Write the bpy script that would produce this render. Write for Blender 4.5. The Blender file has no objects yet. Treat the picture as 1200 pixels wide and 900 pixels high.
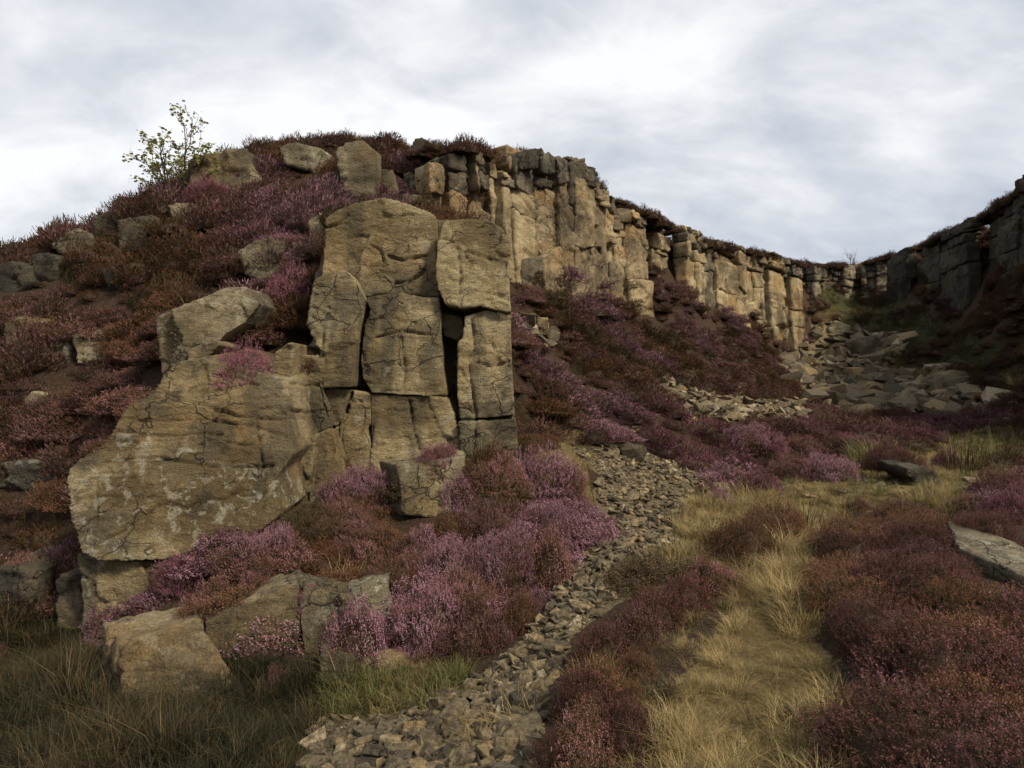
import bpy, bmesh, math, random, time
T0 = time.time()
import numpy as np
from mathutils import Vector, Matrix, Euler

# ------------------------------------------------------------------ camera, world, sun, exposure
SC = bpy.context.scene
C = SC.collection
F, CX, CY, EYE = 780.0, 600.0, 450.0, 1.7          # focal length in photo pixels, optical centre, eye height
cam = bpy.data.objects.new('camera', bpy.data.cameras.new('camera'))
cam.data.sensor_width = 36.0
cam.data.lens = 36.0 * F / 1200.0
cam.data.clip_start = 0.05
cam.data.clip_end = 3000.0
cam.location = (0, 0, EYE)
cam.rotation_euler = (math.radians(90), 0, 0)
C.objects.link(cam)
SC.camera = cam

SUN_EL, SUN_AZ = math.radians(44), math.radians(130)   # azimuth clockwise from +Y (north)
world = bpy.data.worlds.new('World')
SC.world = world
world.use_nodes = True
wn, wl = world.node_tree.nodes, world.node_tree.links
wn.clear()
def N(tree, typ, **kw):
    n = tree.nodes.new(typ)
    for k, v in kw.items():
        setattr(n, k, v)
    return n
wt = world.node_tree
sky = N(wt, 'ShaderNodeTexSky', sky_type='NISHITA', sun_disc=False)
sky.sun_elevation = SUN_EL
sky.sun_rotation = SUN_AZ
bg_sky = N(wt, 'ShaderNodeBackground'); bg_sky.inputs[1].default_value = 0.10
wl.new(sky.outputs[0], bg_sky.inputs[0])
tc = N(wt, 'ShaderNodeTexCoord')
sep = N(wt, 'ShaderNodeSeparateXYZ'); wl.new(tc.outputs['Generated'], sep.inputs[0])
def M(tree, op, a, b=None, c=None):
    n = N(tree, 'ShaderNodeMath', operation=op)
    for i, v in enumerate((a, b, c)):
        if v is None: continue
        if isinstance(v, (int, float)): n.inputs[i].default_value = v
        else: tree.links.new(v, n.inputs[i])
    return n.outputs[0]
zz = M(wt, 'ADD', M(wt, 'MAXIMUM', sep.outputs[2], 0.0), 0.42)
u = M(wt, 'DIVIDE', sep.outputs[0], zz); v = M(wt, 'DIVIDE', sep.outputs[1], zz)
cmb = N(wt, 'ShaderNodeCombineXYZ'); wl.new(u, cmb.inputs[0]); wl.new(v, cmb.inputs[1])
mp = N(wt, 'ShaderNodeMapping'); wl.new(cmb.outputs[0], mp.inputs[0])
mp.inputs['Location'].default_value = (10.21, 6.83, 0.0)
mp.inputs['Rotation'].default_value = (0, 0, math.radians(-35))
mp.inputs['Scale'].default_value = (1.15, 1.7, 1)
n1 = N(wt, 'ShaderNodeTexNoise'); n1.inputs['Scale'].default_value = 0.85; n1.inputs['Detail'].default_value = 7
n1.inputs['Roughness'].default_value = 0.53; n1.inputs['Distortion'].default_value = 0.35
wl.new(mp.outputs[0], n1.inputs['Vector'])
n2 = N(wt, 'ShaderNodeTexNoise'); n2.inputs['Scale'].default_value = 3.6; n2.inputs['Detail'].default_value = 6
n2.inputs['Roughness'].default_value = 0.55; n2.inputs['Distortion'].default_value = 0.6
wl.new(mp.outputs[0], n2.inputs['Vector'])
cl = M(wt, 'ADD', M(wt, 'MULTIPLY', n1.outputs[0], 0.74), M(wt, 'MULTIPLY', n2.outputs[0], 0.26))
cr = N(wt, 'ShaderNodeValToRGB'); wl.new(cl, cr.inputs[0])
cr.color_ramp.elements[0].position = 0.405; cr.color_ramp.elements[0].color = (0.42, 0.465, 0.555, 1)
cr.color_ramp.elements[1].position = 0.60; cr.color_ramp.elements[1].color = (0.88, 0.885, 0.90, 1)
e = cr.color_ramp.elements.new(0.50); e.color = (0.62, 0.645, 0.69, 1)
bg_cl = N(wt, 'ShaderNodeBackground'); bg_cl.inputs[1].default_value = 1.0
wl.new(cr.outputs[0], bg_cl.inputs[0])
mxs = N(wt, 'ShaderNodeMixShader'); mxs.inputs[0].default_value = 0.93
wl.new(bg_sky.outputs[0], mxs.inputs[1]); wl.new(bg_cl.outputs[0], mxs.inputs[2])
wo = N(wt, 'ShaderNodeOutputWorld'); wl.new(mxs.outputs[0], wo.inputs[0])

sd = bpy.data.lights.new('sun', 'SUN'); sd.energy = 4.0; sd.angle = math.radians(10); sd.color = (1.0, 0.89, 0.71)
sun = bpy.data.objects.new('sun', sd); C.objects.link(sun)
sdir = Vector((math.sin(SUN_AZ) * math.cos(SUN_EL), math.cos(SUN_AZ) * math.cos(SUN_EL), math.sin(SUN_EL)))
sun.rotation_euler = (-sdir).to_track_quat('-Z', 'Y').to_euler()
sun.location = (20, -10, 40)
SC.view_settings.view_transform = 'Standard'
SC.view_settings.look = 'None'
SC.view_settings.gamma = 1.0
SC.view_settings.exposure = 0.24
SC.render.engine = 'CYCLES'
SC.cycles.max_bounces = 4; SC.cycles.diffuse_bounces = 2; SC.cycles.glossy_bounces = 1; SC.cycles.transmission_bounces = 2
SC.cycles.use_adaptive_sampling = True; SC.cycles.adaptive_threshold = 0.02
SC.cycles.use_denoising = True

# ------------------------------------------------------------------ numpy noise
RNG = np.random.default_rng(11)
random.seed(5)
def _h(ix, iy, iz, s):
    a = (ix.astype(np.int64) * 374761393 + iy.astype(np.int64) * 668265263 + iz.astype(np.int64) * 1274126177 + s * 974711) & 0xffffffff
    a = ((a ^ (a >> 13)) * 1274126177) & 0xffffffff
    a = ((a ^ (a >> 15)) * 2246822519) & 0xffffffff
    return ((a ^ (a >> 16)) & 0xffffff) / float(0xffffff)
def vnoise(p, s=0):
    i = np.floor(p); f = p - i; f = f * f * (3 - 2 * f); i = i.astype(np.int64)
    r = 0
    for dx in (0, 1):
        for dy in (0, 1):
            for dz in (0, 1):
                w = (f[:, 0] if dx else 1 - f[:, 0]) * (f[:, 1] if dy else 1 - f[:, 1]) * (f[:, 2] if dz else 1 - f[:, 2])
                r = r + w * _h(i[:, 0] + dx, i[:, 1] + dy, i[:, 2] + dz, s)
    return r * 2 - 1
def fbm(p, o=4, s=0, g=0.5):
    r, a = 0, 1.0
    for k in range(o):
        r = r + a * vnoise(p * (2.03 ** k) + 7.3 * k, s + k); a *= g
    return r
def voro(p, s=0):
    i = np.floor(p).astype(np.int64)
    bd = np.full(len(p), 9e9); b2 = np.full(len(p), 9e9); bid = np.zeros(len(p)); bo = np.zeros_like(p)
    for dx in (-1, 0, 1):
        for dy in (-1, 0, 1):
            for dz in (-1, 0, 1):
                cx, cy, cz = i[:, 0] + dx, i[:, 1] + dy, i[:, 2] + dz
                q = np.stack([cx + _h(cx, cy, cz, s), cy + _h(cx, cy, cz, s + 1), cz + _h(cx, cy, cz, s + 2)], 1)
                d = ((q - p) ** 2).sum(1)
                n = d < bd
                b2 = np.where(n, bd, np.minimum(b2, d)); bd = np.where(n, d, bd)
                bid = np.where(n, _h(cx, cy, cz, s + 3), bid); bo = np.where(n[:, None], p - q, bo)
    return bid, bo, np.sqrt(b2) - np.sqrt(bd)

# ------------------------------------------------------------------ photo pixels -> world (needs a depth), and back
def W(px, py, Y):
    return np.array([(px - CX) / F * Y, Y, EYE + (CY - py) / F * Y])
def proj(P):
    Y = np.maximum(P[:, 1], 1e-3)
    return np.stack([CX + P[:, 0] / Y * F, CY - (P[:, 2] - EYE) / Y * F], 1)
def inpoly(pts, poly):
    x, y = pts[:, 0], pts[:, 1]; r = np.zeros(len(pts), bool); n = len(poly)
    for k in range(n):
        x0, y0 = poly[k]; x1, y1 = poly[(k + 1) % n]
        if y0 == y1: continue
        r ^= ((y0 > y) != (y1 > y)) & (x < (x1 - x0) * (y - y0) / (y1 - y0) + x0)
    return r

# ------------------------------------------------------------------ materials
def new_mat(name):
    m = bpy.data.materials.new(name); m.use_nodes = True
    t = m.node_tree; b = t.nodes['Principled BSDF']
    b.inputs['Roughness'].default_value = 0.85
    b.inputs['Specular IOR Level'].default_value = 0.25
    return m, t, b
def ramp(t, fac, stops):
    r = N(t, 'ShaderNodeValToRGB'); t.links.new(fac, r.inputs[0])
    el = r.color_ramp.elements
    while len(el) > 1: el.remove(el[-1])
    el[0].position, el[0].color = stops[0][0], (*stops[0][1], 1)
    for p, c in stops[1:]:
        k = el.new(p); k.color = (*c, 1)
    return r.outputs[0]
def mix(t, fac, a, b, mode='MIX'):
    n = N(t, 'ShaderNodeMix', data_type='RGBA', blend_type=mode)
    for s, val in ((n.inputs[0], fac), (n.inputs[6], a), (n.inputs[7], b)):
        if hasattr(val, 'is_linked') or isinstance(val, bpy.types.NodeSocket): t.links.new(val, s)
        elif isinstance(val, tuple): s.default_value = (*val, 1)
        else: s.default_value = val
    return n.outputs[2]
def noise(t, vec, scale, detail=4, rough=0.55, dist=0.0, out=0):
    n = N(t, 'ShaderNodeTexNoise'); n.inputs['Scale'].default_value = scale; n.inputs['Detail'].default_value = detail
    n.inputs['Roughness'].default_value = rough; n.inputs['Distortion'].default_value = dist
    t.links.new(vec, n.inputs['Vector']); return n.outputs[out]
def mapped(t, vec, scale=(1, 1, 1), rot=(0, 0, 0)):
    n = N(t, 'ShaderNodeMapping'); n.inputs['Scale'].default_value = scale; n.inputs['Rotation'].default_value = rot
    t.links.new(vec, n.inputs[0]); return n.outputs[0]
def smooth(t, x, a, b):
    n = N(t, 'ShaderNodeMapRange', interpolation_type='SMOOTHSTEP')
    n.inputs[1].default_value, n.inputs[2].default_value = a, b
    t.links.new(x, n.inputs[0]); return n.outputs[0]
def bump(t, h, strength, dist, nrm=None):
    n = N(t, 'ShaderNodeBump'); n.inputs['Strength'].default_value = strength; n.inputs['Distance'].default_value = dist
    t.links.new(h, n.inputs['Height'])
    if nrm is not None: t.links.new(nrm, n.inputs['Normal'])
    return n.outputs[0]

def rock_mat(name, lo, mid, hi, stain, stain_amt, lichen_amt, streak_amt, dark_amt, var=0.12):
    """broad patches come from vertex attributes laid down with the rock's own shape; grain, lichen edges and fine relief from noise"""
    m, t, b = new_mat(name)
    geo = N(t, 'ShaderNodeNewGeometry'); oi = N(t, 'ShaderNodeObjectInfo'); P = geo.outputs['Position']
    A = {k: N(t, 'ShaderNodeAttribute', attribute_name=k).outputs['Fac'] for k in ('tone', 'stain', 'band', 'streak', 'dark', 'lich')}
    g1 = noise(t, P, 5.5, 6, 0.68, 0.5)
    base = ramp(t, M(t, 'ADD', A['tone'], M(t, 'MULTIPLY', M(t, 'SUBTRACT', g1, 0.5), 1.5)), [(0.22, lo), (0.50, mid), (0.80, hi)])
    br = N(t, 'ShaderNodeHueSaturation'); t.links.new(base, br.inputs['Color'])
    mr = N(t, 'ShaderNodeMapRange'); mr.inputs[3].default_value = 1 - var; mr.inputs[4].default_value = 1 + var
    t.links.new(oi.outputs['Random'], mr.inputs[0]); t.links.new(mr.outputs[0], br.inputs['Value'])
    col = br.outputs[0]
    gj = M(t, 'MULTIPLY', M(t, 'SUBTRACT', g1, 0.5), 1.3)
    def patch(k, amt, c, lo_=0.35, hi_=0.75):
        return mix(t, M(t, 'MULTIPLY', smooth(t, M(t, 'ADD', A[k], gj), lo_, hi_), amt), col, c)
    col = patch('stain', stain_amt, stain)
    col = patch('band', 0.4, (lo[0] * 0.75, lo[1] * 0.7, lo[2] * 0.62))
    col = patch('streak', streak_amt, (0.035, 0.033, 0.028))
    col = patch('dark', dark_amt, (0.05, 0.046, 0.036))
    ls = smooth(t, noise(t, P, 6.5, 6, 0.68, 0.6), 0.52, 0.60)
    col = mix(t, M(t, 'MULTIPLY', M(t, 'MULTIPLY', smooth(t, A['lich'], 0.4, 0.65), ls), lichen_amt), col, (0.37, 0.345, 0.265))
    # hairline joints, broken up
    wv = N(t, 'ShaderNodeVectorMath', operation='MULTIPLY_ADD'); t.links.new(noise(t, P, 2.6, 3, 0.6, 0.0, 1), wv.inputs[0]); wv.inputs[1].default_value = (.5, .5, .35); t.links.new(P, wv.inputs[2])
    vo = N(t, 'ShaderNodeTexVoronoi', feature='DISTANCE_TO_EDGE'); vo.inputs['Scale'].default_value = 1.9; t.links.new(wv.outputs[0], vo.inputs['Vector'])
    hl = M(t, 'MULTIPLY', M(t, 'SUBTRACT', 1.0, smooth(t, vo.outputs['Distance'], 0.004, 0.022)), smooth(t, M(t, 'ADD', A['dark'], gj), 0.1, 0.45))
    col = mix(t, M(t, 'MULTIPLY', hl, 0.8), col, (0.03, 0.026, 0.02))
    gf = noise(t, P, 60, 4, 0.72)
    col = mix(t, 0.55, col, mix(t, smooth(t, gf, 0.30, 0.70), (0.2, 0.195, 0.18), (0.78, 0.77, 0.75)), 'OVERLAY')
    t.links.new(col, b.inputs['Base Color'])
    h = M(t, 'ADD', M(t, 'MULTIPLY', noise(t, mapped(t, P, (1, 1, 1.9)), 11, 6, 0.74, 0.6), 1.0), M(t, 'SUBTRACT', M(t, 'MULTIPLY', gf, 0.25), M(t, 'MULTIPLY', hl, 0.35)))
    t.links.new(bump(t, h, 1.0, 0.085), b.inputs['Normal'])
    b.inputs['Roughness'].default_value = 0.9
    return m
MAT = {}
MAT['rock'] = rock_mat('sandstone', (0.165, 0.124, 0.062), (0.30, 0.235, 0.125), (0.42, 0.345, 0.20), (0.30, 0.205, 0.095), 0.42, 0.5, 0.5, 0.55)
MAT['slab'] = rock_mat('lichen_sandstone', (0.125, 0.09, 0.042), (0.22, 0.162, 0.08), (0.33, 0.26, 0.145), (0.25, 0.155, 0.062), 0.5, 0.6, 0.55, 0.6)
MAT['cliff'] = rock_mat('quarried_sandstone', (0.19, 0.142, 0.083), (0.335, 0.257, 0.142), (0.45, 0.36, 0.215), (0.37, 0.225, 0.09), 0.65, 0.25, 0.4, 0.3)
MAT['beds'] = rock_mat('weathered_sandstone', (0.085, 0.07, 0.047), (0.155, 0.128, 0.086), (0.25, 0.21, 0.145), (0.22, 0.145, 0.068), 0.4, 0.4, 0.6, 0.5)
MAT['dark'] = rock_mat('dark_and_shaded_sandstone', (0.028, 0.024, 0.016), (0.048, 0.041, 0.028), (0.08, 0.068, 0.045), (0.08, 0.06, 0.03), 0.35, 0.15, 0.5, 0.5)  # the west wall's shade put into the base colour; dark stones share it
MAT['boulder'] = rock_mat('grey_sandstone', (0.12, 0.096, 0.058), (0.215, 0.174, 0.105), (0.335, 0.282, 0.18), (0.24, 0.16, 0.07), 0.4, 0.7, 0.4, 0.45)

MAT['ledge'] = rock_mat('brown_sandstone', (0.125, 0.092, 0.047), (0.23, 0.175, 0.092), (0.34, 0.275, 0.16), (0.24, 0.15, 0.06), 0.5, 0.3, 0.5, 0.55)
def stone_mat():
    m, t, b = new_mat('scree_stone')
    geo = N(t, 'ShaderNodeNewGeometry'); oi = N(t, 'ShaderNodeObjectInfo')
    c = ramp(t, oi.outputs['Random'], [(0, (0.065, 0.054, 0.036)), (0.25, (0.14, 0.111, 0.069)), (0.5, (0.215, 0.168, 0.098)), (0.62, (0.09, 0.076, 0.053)), (0.8, (0.175, 0.139, 0.086)), (0.93, (0.27, 0.195, 0.10)), (1, (0.35, 0.30, 0.215))])
    c = mix(t, 0.85, c, mix(t, smooth(t, noise(t, geo.outputs['Position'], 26, 6, 0.72), .3, .7), (0.12, 0.115, 0.11), (0.82, 0.8, 0.76)), 'OVERLAY')
    t.links.new(c, b.inputs['Base Color'])
    t.links.new(bump(t, noise(t, geo.outputs['Position'], 45, 6, 0.75), 1.0, 0.03), b.inputs['Normal'])
    return m
MAT['stone'] = stone_mat()

def ground_mat():
    m, t, b = new_mat('moor_ground')
    geo = N(t, 'ShaderNodeNewGeometry'); P = geo.outputs['Position']
    at = N(t, 'ShaderNodeAttribute', attribute_name='cover')     # r straw path, g grit, b green sward
    s = N(t, 'ShaderNodeSeparateColor'); t.links.new(at.outputs['Color'], s.inputs[0])
    nz = noise(t, P, 3.5, 5, 0.62, 0.3); nf = noise(t, P, 30, 5, 0.75, 0.6)
    peat = ramp(t, nf, [(0.3, (0.016, 0.010, 0.006)), (0.5, (0.05, 0.029, 0.016)), (0.7, (0.12, 0.068, 0.036))])
    straw = ramp(t, nf, [(0.28, (0.08, 0.054, 0.02)), (0.5, (0.17, 0.12, 0.044)), (0.72, (0.27, 0.20, 0.085))])
    grit = ramp(t, nf, [(0.3, (0.07, 0.054, 0.031)), (0.5, (0.17, 0.133, 0.076)), (0.7, (0.29, 0.235, 0.14))])
    green = ramp(t, nf, [(0.3, (0.018, 0.02, 0.006)), (0.7, (0.065, 0.06, 0.02))])
    def msk(ch):
        return smooth(t, M(t, 'ADD', ch, M(t, 'MULTIPLY', M(t, 'SUBTRACT', nz, 0.5), 0.9)), 0.35, 0.65)
    c = mix(t, msk(s.outputs[2]), peat, green)
    c = mix(t, msk(s.outputs[0]), c, straw)
    c = mix(t, msk(s.outputs[1]), c, grit)
    t.links.new(c, b.inputs['Base Color'])
    nb = bump(t, nf, 1.0, 0.07)
    t.links.new(nb, b.inputs['Normal']); b.inputs['Roughness'].default_value = 0.95
    return m
MAT['ground'] = ground_mat()

def plant_mat(name, stops, leaf, stem, var=0.35, rough=0.7, transl=0.25):
    """colour by per-sprig random (attribute rnd) on flowers/blades, leaf and stem colours by mask (attribute msk)"""
    m, t, b = new_mat(name)
    a = N(t, 'ShaderNodeAttribute', attribute_name='msk'); r = N(t, 'ShaderNodeAttribute', attribute_name='rnd')
    oi = N(t, 'ShaderNodeObjectInfo')
    fl = ramp(t, r.outputs['Fac'], stops)
    c = mix(t, smooth(t, a.outputs['Fac'], 0.6, 0.9), leaf, fl)
    c = mix(t, smooth(t, a.outputs['Fac'], 0.1, 0.4), stem, c)
    hs = N(t, 'ShaderNodeHueSaturation'); t.links.new(c, hs.inputs['Color'])
    mr = N(t, 'ShaderNodeMapRange'); mr.inputs[3].default_value = 1 - var; mr.inputs[4].default_value = 1 + var
    t.links.new(oi.outputs['Random'], mr.inputs[0]); t.links.new(mr.outputs[0], hs.inputs['Value'])
    t.links.new(hs.outputs[0], b.inputs['Base Color']); b.inputs['Roughness'].default_value = rough
    if transl:
        tr = N(t, 'ShaderNodeBsdfTranslucent'); t.links.new(hs.outputs[0], tr.inputs[0])
        ms = N(t, 'ShaderNodeMixShader'); ms.inputs[0].default_value = transl
        t.links.new(b.outputs[0], ms.inputs[1]); t.links.new(tr.outputs[0], ms.inputs[2])
        t.links.new(ms.outputs[0], t.nodes['Material Output'].inputs[0])
    return m
LEAF, STEM = (0.055, 0.045, 0.018), (0.055, 0.032, 0.018)
BRN = (0.13, 0.062, 0.035)
MAT['mauve'] = plant_mat('heather_mauve', [(0, BRN), (0.18, (0.19, 0.085, 0.07)), (0.42, (0.30, 0.145, 0.175)), (0.7, (0.39, 0.205, 0.26)), (1, (0.49, 0.31, 0.355))], LEAF, STEM, 0.22)
MAT['magenta'] = plant_mat('heather_magenta', [(0, (0.13, 0.05, 0.04)), (0.25, (0.21, 0.08, 0.085)), (0.6, (0.30, 0.115, 0.155)), (1, (0.40, 0.19, 0.24))], LEAF, STEM, 0.22)
MAT['rose'] = plant_mat('heather_rose', [(0, (0.11, 0.056, 0.028)), (0.4, (0.185, 0.09, 0.056)), (0.62, (0.255, 0.122, 0.11)), (0.85, (0.32, 0.162, 0.17)), (1, (0.39, 0.23, 0.235))], LEAF, STEM, 0.28)
MAT['russet'] = plant_mat('heather_russet', [(0, (0.085, 0.044, 0.02)), (0.4, (0.155, 0.075, 0.034)), (0.75, (0.21, 0.10, 0.053)), (0.92, (0.245, 0.115, 0.085)), (1, (0.30, 0.15, 0.15))], LEAF, STEM, 0.28)
MAT['wine'] = plant_mat('heather_wine', [(0, (0.07, 0.034, 0.02)), (0.4, (0.12, 0.048, 0.037)), (0.7, (0.155, 0.062, 0.056)), (0.9, (0.20, 0.082, 0.095)), (1, (0.28, 0.13, 0.155))], LEAF, STEM, 0.28)
MAT['olive'] = plant_mat('heather_olive', [(0, (0.06, 0.045, 0.018)), (0.5, (0.11, 0.075, 0.032)), (0.85, (0.16, 0.095, 0.05)), (1, (0.20, 0.10, 0.09))], LEAF, STEM, 0.25)
MAT['woody'] = plant_mat('heather_twigs', [(0, (0.03, 0.02, 0.012)), (1, (0.07, 0.042, 0.026))], (0.04, 0.027, 0.015), (0.04, 0.027, 0.015), 0.2, 0.95, 0)
MAT['straw'] = plant_mat('straw_grass', [(0, (0.19, 0.125, 0.045)), (0.4, (0.31, 0.225, 0.09)), (0.8, (0.42, 0.325, 0.16)), (1, (0.27, 0.215, 0.08))], (0.2, 0.15, 0.06), (0.13, 0.09, 0.035), 0.25, 0.6, 0.3)
MAT['turf'] = plant_mat('dry_turf', [(0, (0.10, 0.07, 0.028)), (0.5, (0.175, 0.13, 0.052)), (0.8, (0.13, 0.115, 0.042)), (1, (0.26, 0.20, 0.09))], (0.13, 0.11, 0.04), (0.09, 0.065, 0.025), 0.25, 0.7, 0.3)
MAT['green'] = plant_mat('green_grass', [(0, (0.05, 0.06, 0.014)), (0.5, (0.09, 0.10, 0.026)), (0.8, (0.14, 0.135, 0.04)), (1, (0.26, 0.21, 0.09))], (0.06, 0.06, 0.02), (0.05, 0.045, 0.015), 0.25, 0.6, 0.3)
MAT['sedge'] = plant_mat('brown_sedge', [(0, (0.02, 0.018, 0.007)), (0.45, (0.042, 0.036, 0.013)), (0.75, (0.085, 0.054, 0.022)), (1, (0.18, 0.125, 0.055))], (0.04, 0.035, 0.013), (0.03, 0.022, 0.01), 0.3, 0.6, 0.3)
MAT['leaf'] = plant_mat('shrub_leaf', [(0, (0.10, 0.11, 0.03)), (0.5, (0.19, 0.185, 0.05)), (1, (0.32, 0.28, 0.09))], (0.1, 0.1, 0.03), (0.06, 0.045, 0.03), 0.1, 0.5, 0.35)
MAT['darkleaf'] = plant_mat('dark_shrub_leaf', [(0, (0.015, 0.02, 0.008)), (1, (0.05, 0.055, 0.022))], (0.02, 0.02, 0.01), (0.03, 0.025, 0.02), 0.1, 0.5, 0.2)
def bark_mat():
    m, t, b = new_mat('bark'); geo = N(t, 'ShaderNodeNewGeometry')
    t.links.new(ramp(t, noise(t, geo.outputs['Position'], 30, 5), [(0.3, (0.04, 0.032, 0.024)), (0.7, (0.13, 0.11, 0.085))]), b.inputs['Base Color'])
    return m
MAT['bark'] = bark_mat()
def soil_mat():
    m, t, b = new_mat('pale_soil'); geo = N(t, 'ShaderNodeNewGeometry')
    t.links.new(ramp(t, noise(t, geo.outputs['Position'], 14, 6, 0.7), [(0.3, (0.13, 0.10, 0.06)), (0.7, (0.27, 0.22, 0.145))]), b.inputs['Base Color'])
    return m

# ------------------------------------------------------------------ object helpers
def tag(o, label=None, cat=None, group=None, kind=None):
    for k, val in (('label', label), ('category', cat), ('group', group), ('kind', kind)):
        if val: o[k] = val
    return o
def empty(name, loc, label, cat, group=None):
    o = bpy.data.objects.new(name, None); o.location = loc; o.empty_display_size = 0.2
    C.objects.link(o); return tag(o, label, cat, group)
def mesh_np(name, V, faces, attrs=None, smooth_shade=False):
    """V (n,3); faces (m,k) int array of one size; attrs name -> (n,) floats"""
    me = bpy.data.meshes.new(name)
    V = np.asarray(V, np.float32); faces = np.asarray(faces, np.int32); k = faces.shape[1]
    me.vertices.add(len(V)); me.vertices.foreach_set('co', V.ravel())
    me.loops.add(faces.size); me.loops.foreach_set('vertex_index', faces.ravel())
    me.polygons.add(len(faces)); me.polygons.foreach_set('loop_start', np.arange(len(faces), dtype=np.int32) * k)
    me.update(calc_edges=True)
    for an, av in (attrs or {}).items():
        at = me.attributes.new(an, 'FLOAT', 'POINT'); at.data.foreach_set('value', np.asarray(av, np.float32))
    if smooth_shade: me.polygons.foreach_set('use_smooth', np.ones(len(faces), bool))
    return me
def link(name, me, mat=None, parent=None, loc=None):
    o = bpy.data.objects.new(name, me); C.objects.link(o)
    if mat and not me.materials: me.materials.append(mat)
    if parent: o.parent = parent
    if loc is not None: o.location = loc
    return o

# ------------------------------------------------------------------ cliff lines (photo column, depth, base row/top row)
def zrow(py, Y): return EYE + (CY - py) / F * Y
CL_MAIN = [(500, 14.1, 5.0, 6.75), (545, 14.8, 4.6, 6.9), (590, 15.6, 4.1, 7.1), (640, 17.0, 3.9, 7.6), (690, 18.6, 3.65, 7.75), (715, 19.6, 3.75, 7.35),
           (760, 21.5, 4.1, 7.15), (800, 25.0, 5.0, 7.45)]
CL_EAST = [(800, 25.2, 5.0, 7.45), (812, 26.2, 4.9, 7.25), (870, 30.5, 4.2, 7.8), (905, 33.2, 3.85, 8.05), (948, 36.6, 3.65, 8.15)]
CL_END = [(955, 40.0, 6.7, 8.75), (1000, 43.0, 7.3, 9.35), (1048, 42.0, 7.2, 9.75)]
CL_WEST = [(1055, 41.0, 6.9, 9.8), (1100, 36.0, 5.9, 9.55), (1150, 31.0, 5.5, 9.5), (1200, 26.5, 5.3, 9.45), (1262, 22.5, 5.2, 9.5), (1340, 19.0, 4.8, 9.4), (1500, 15.0, 3.6, 8.8)]
def cpt(c): return np.array([(c[0] - CX) / F * c[1], c[1]])
def wall_at(cl, px):
    """point, base z, top z, inward unit vector of a cliff line where photo column px meets it"""
    k = (px - CX) / F
    for a, b in zip(cl[:-1], cl[1:]):
        if px <= b[0] or b is cl[-1]:
            A, B = cpt(a), cpt(b); d = B - A
            t = (k * A[1] - A[0]) / (d[0] - k * d[1]); p = A + d * t
            inn = np.array([-d[1], d[0]]) / np.hypot(*d)
            return p, a[2] + (b[2] - a[2]) * t, a[3] + (b[3] - a[3]) * t, inn

# ------------------------------------------------------------------ terrain
CTRL = [(0, 0, 0), (0, -6, 0), (-6, -3, -0.7), (6, -4, 0.3), (3, 2.2, 0.1), (5, 5, .2), (3.2, 3.2, .12), (7, 7, .25), (9, 10, .2), (4, 0.5, .1), (-3, 1.5, -.45), (-1.5, 2, -.3),
        (-16, 14, 3.2), (-16, 9, 1.2), (-9, 5, -.9), (-14, 20, 4.6), (-10, 26, 8.2), (-20, 26, 5.2), (-22, 15, 2.8), (-11, 18, 5.0), (-9, 18, 6.2), (-7.6, 18, 7.3), (-13, 16, 4.4), (-25, 8, 1), (-15, 4, -.6), (-4, 22, 8.8), (0, 25, 8.7), (8, 35, 8.8), (14, 45, 9.2), (25, 52, 10),
        (-30, 60, 10), (60, 60, 11), (0, 80, 10), (34, 32, 10.6), (30, 18, 10.2), (30, 6, 8.6), (26, 0, 6), (42, 0, 10), (17, 7, 1.2), (14, 0, .8), (20, -10, 2.5), (-20, -15, -3), (0, -30, -2), (40, -30, 4), (-60, 0, -4), (-60, 40, 5), (80, 20, 12),
        (0.45, 9, .9), (0.45, 10, 1.0), (0.5, 11, 1.15), (0.5, 12, 1.5)]
PXI = [(110, 6.7, 7.6, -.85), (200, 6.9, 7.7, -.45), (280, 7.1, 8.0, 0), (340, 7.6, 8.5, .1), (400, 8.0, 9.2, .3), (470, 8.3, 9.4, .5), (540, 8.3, 9.6, .7), (585, 8.3, 10.2, .8)]
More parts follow.
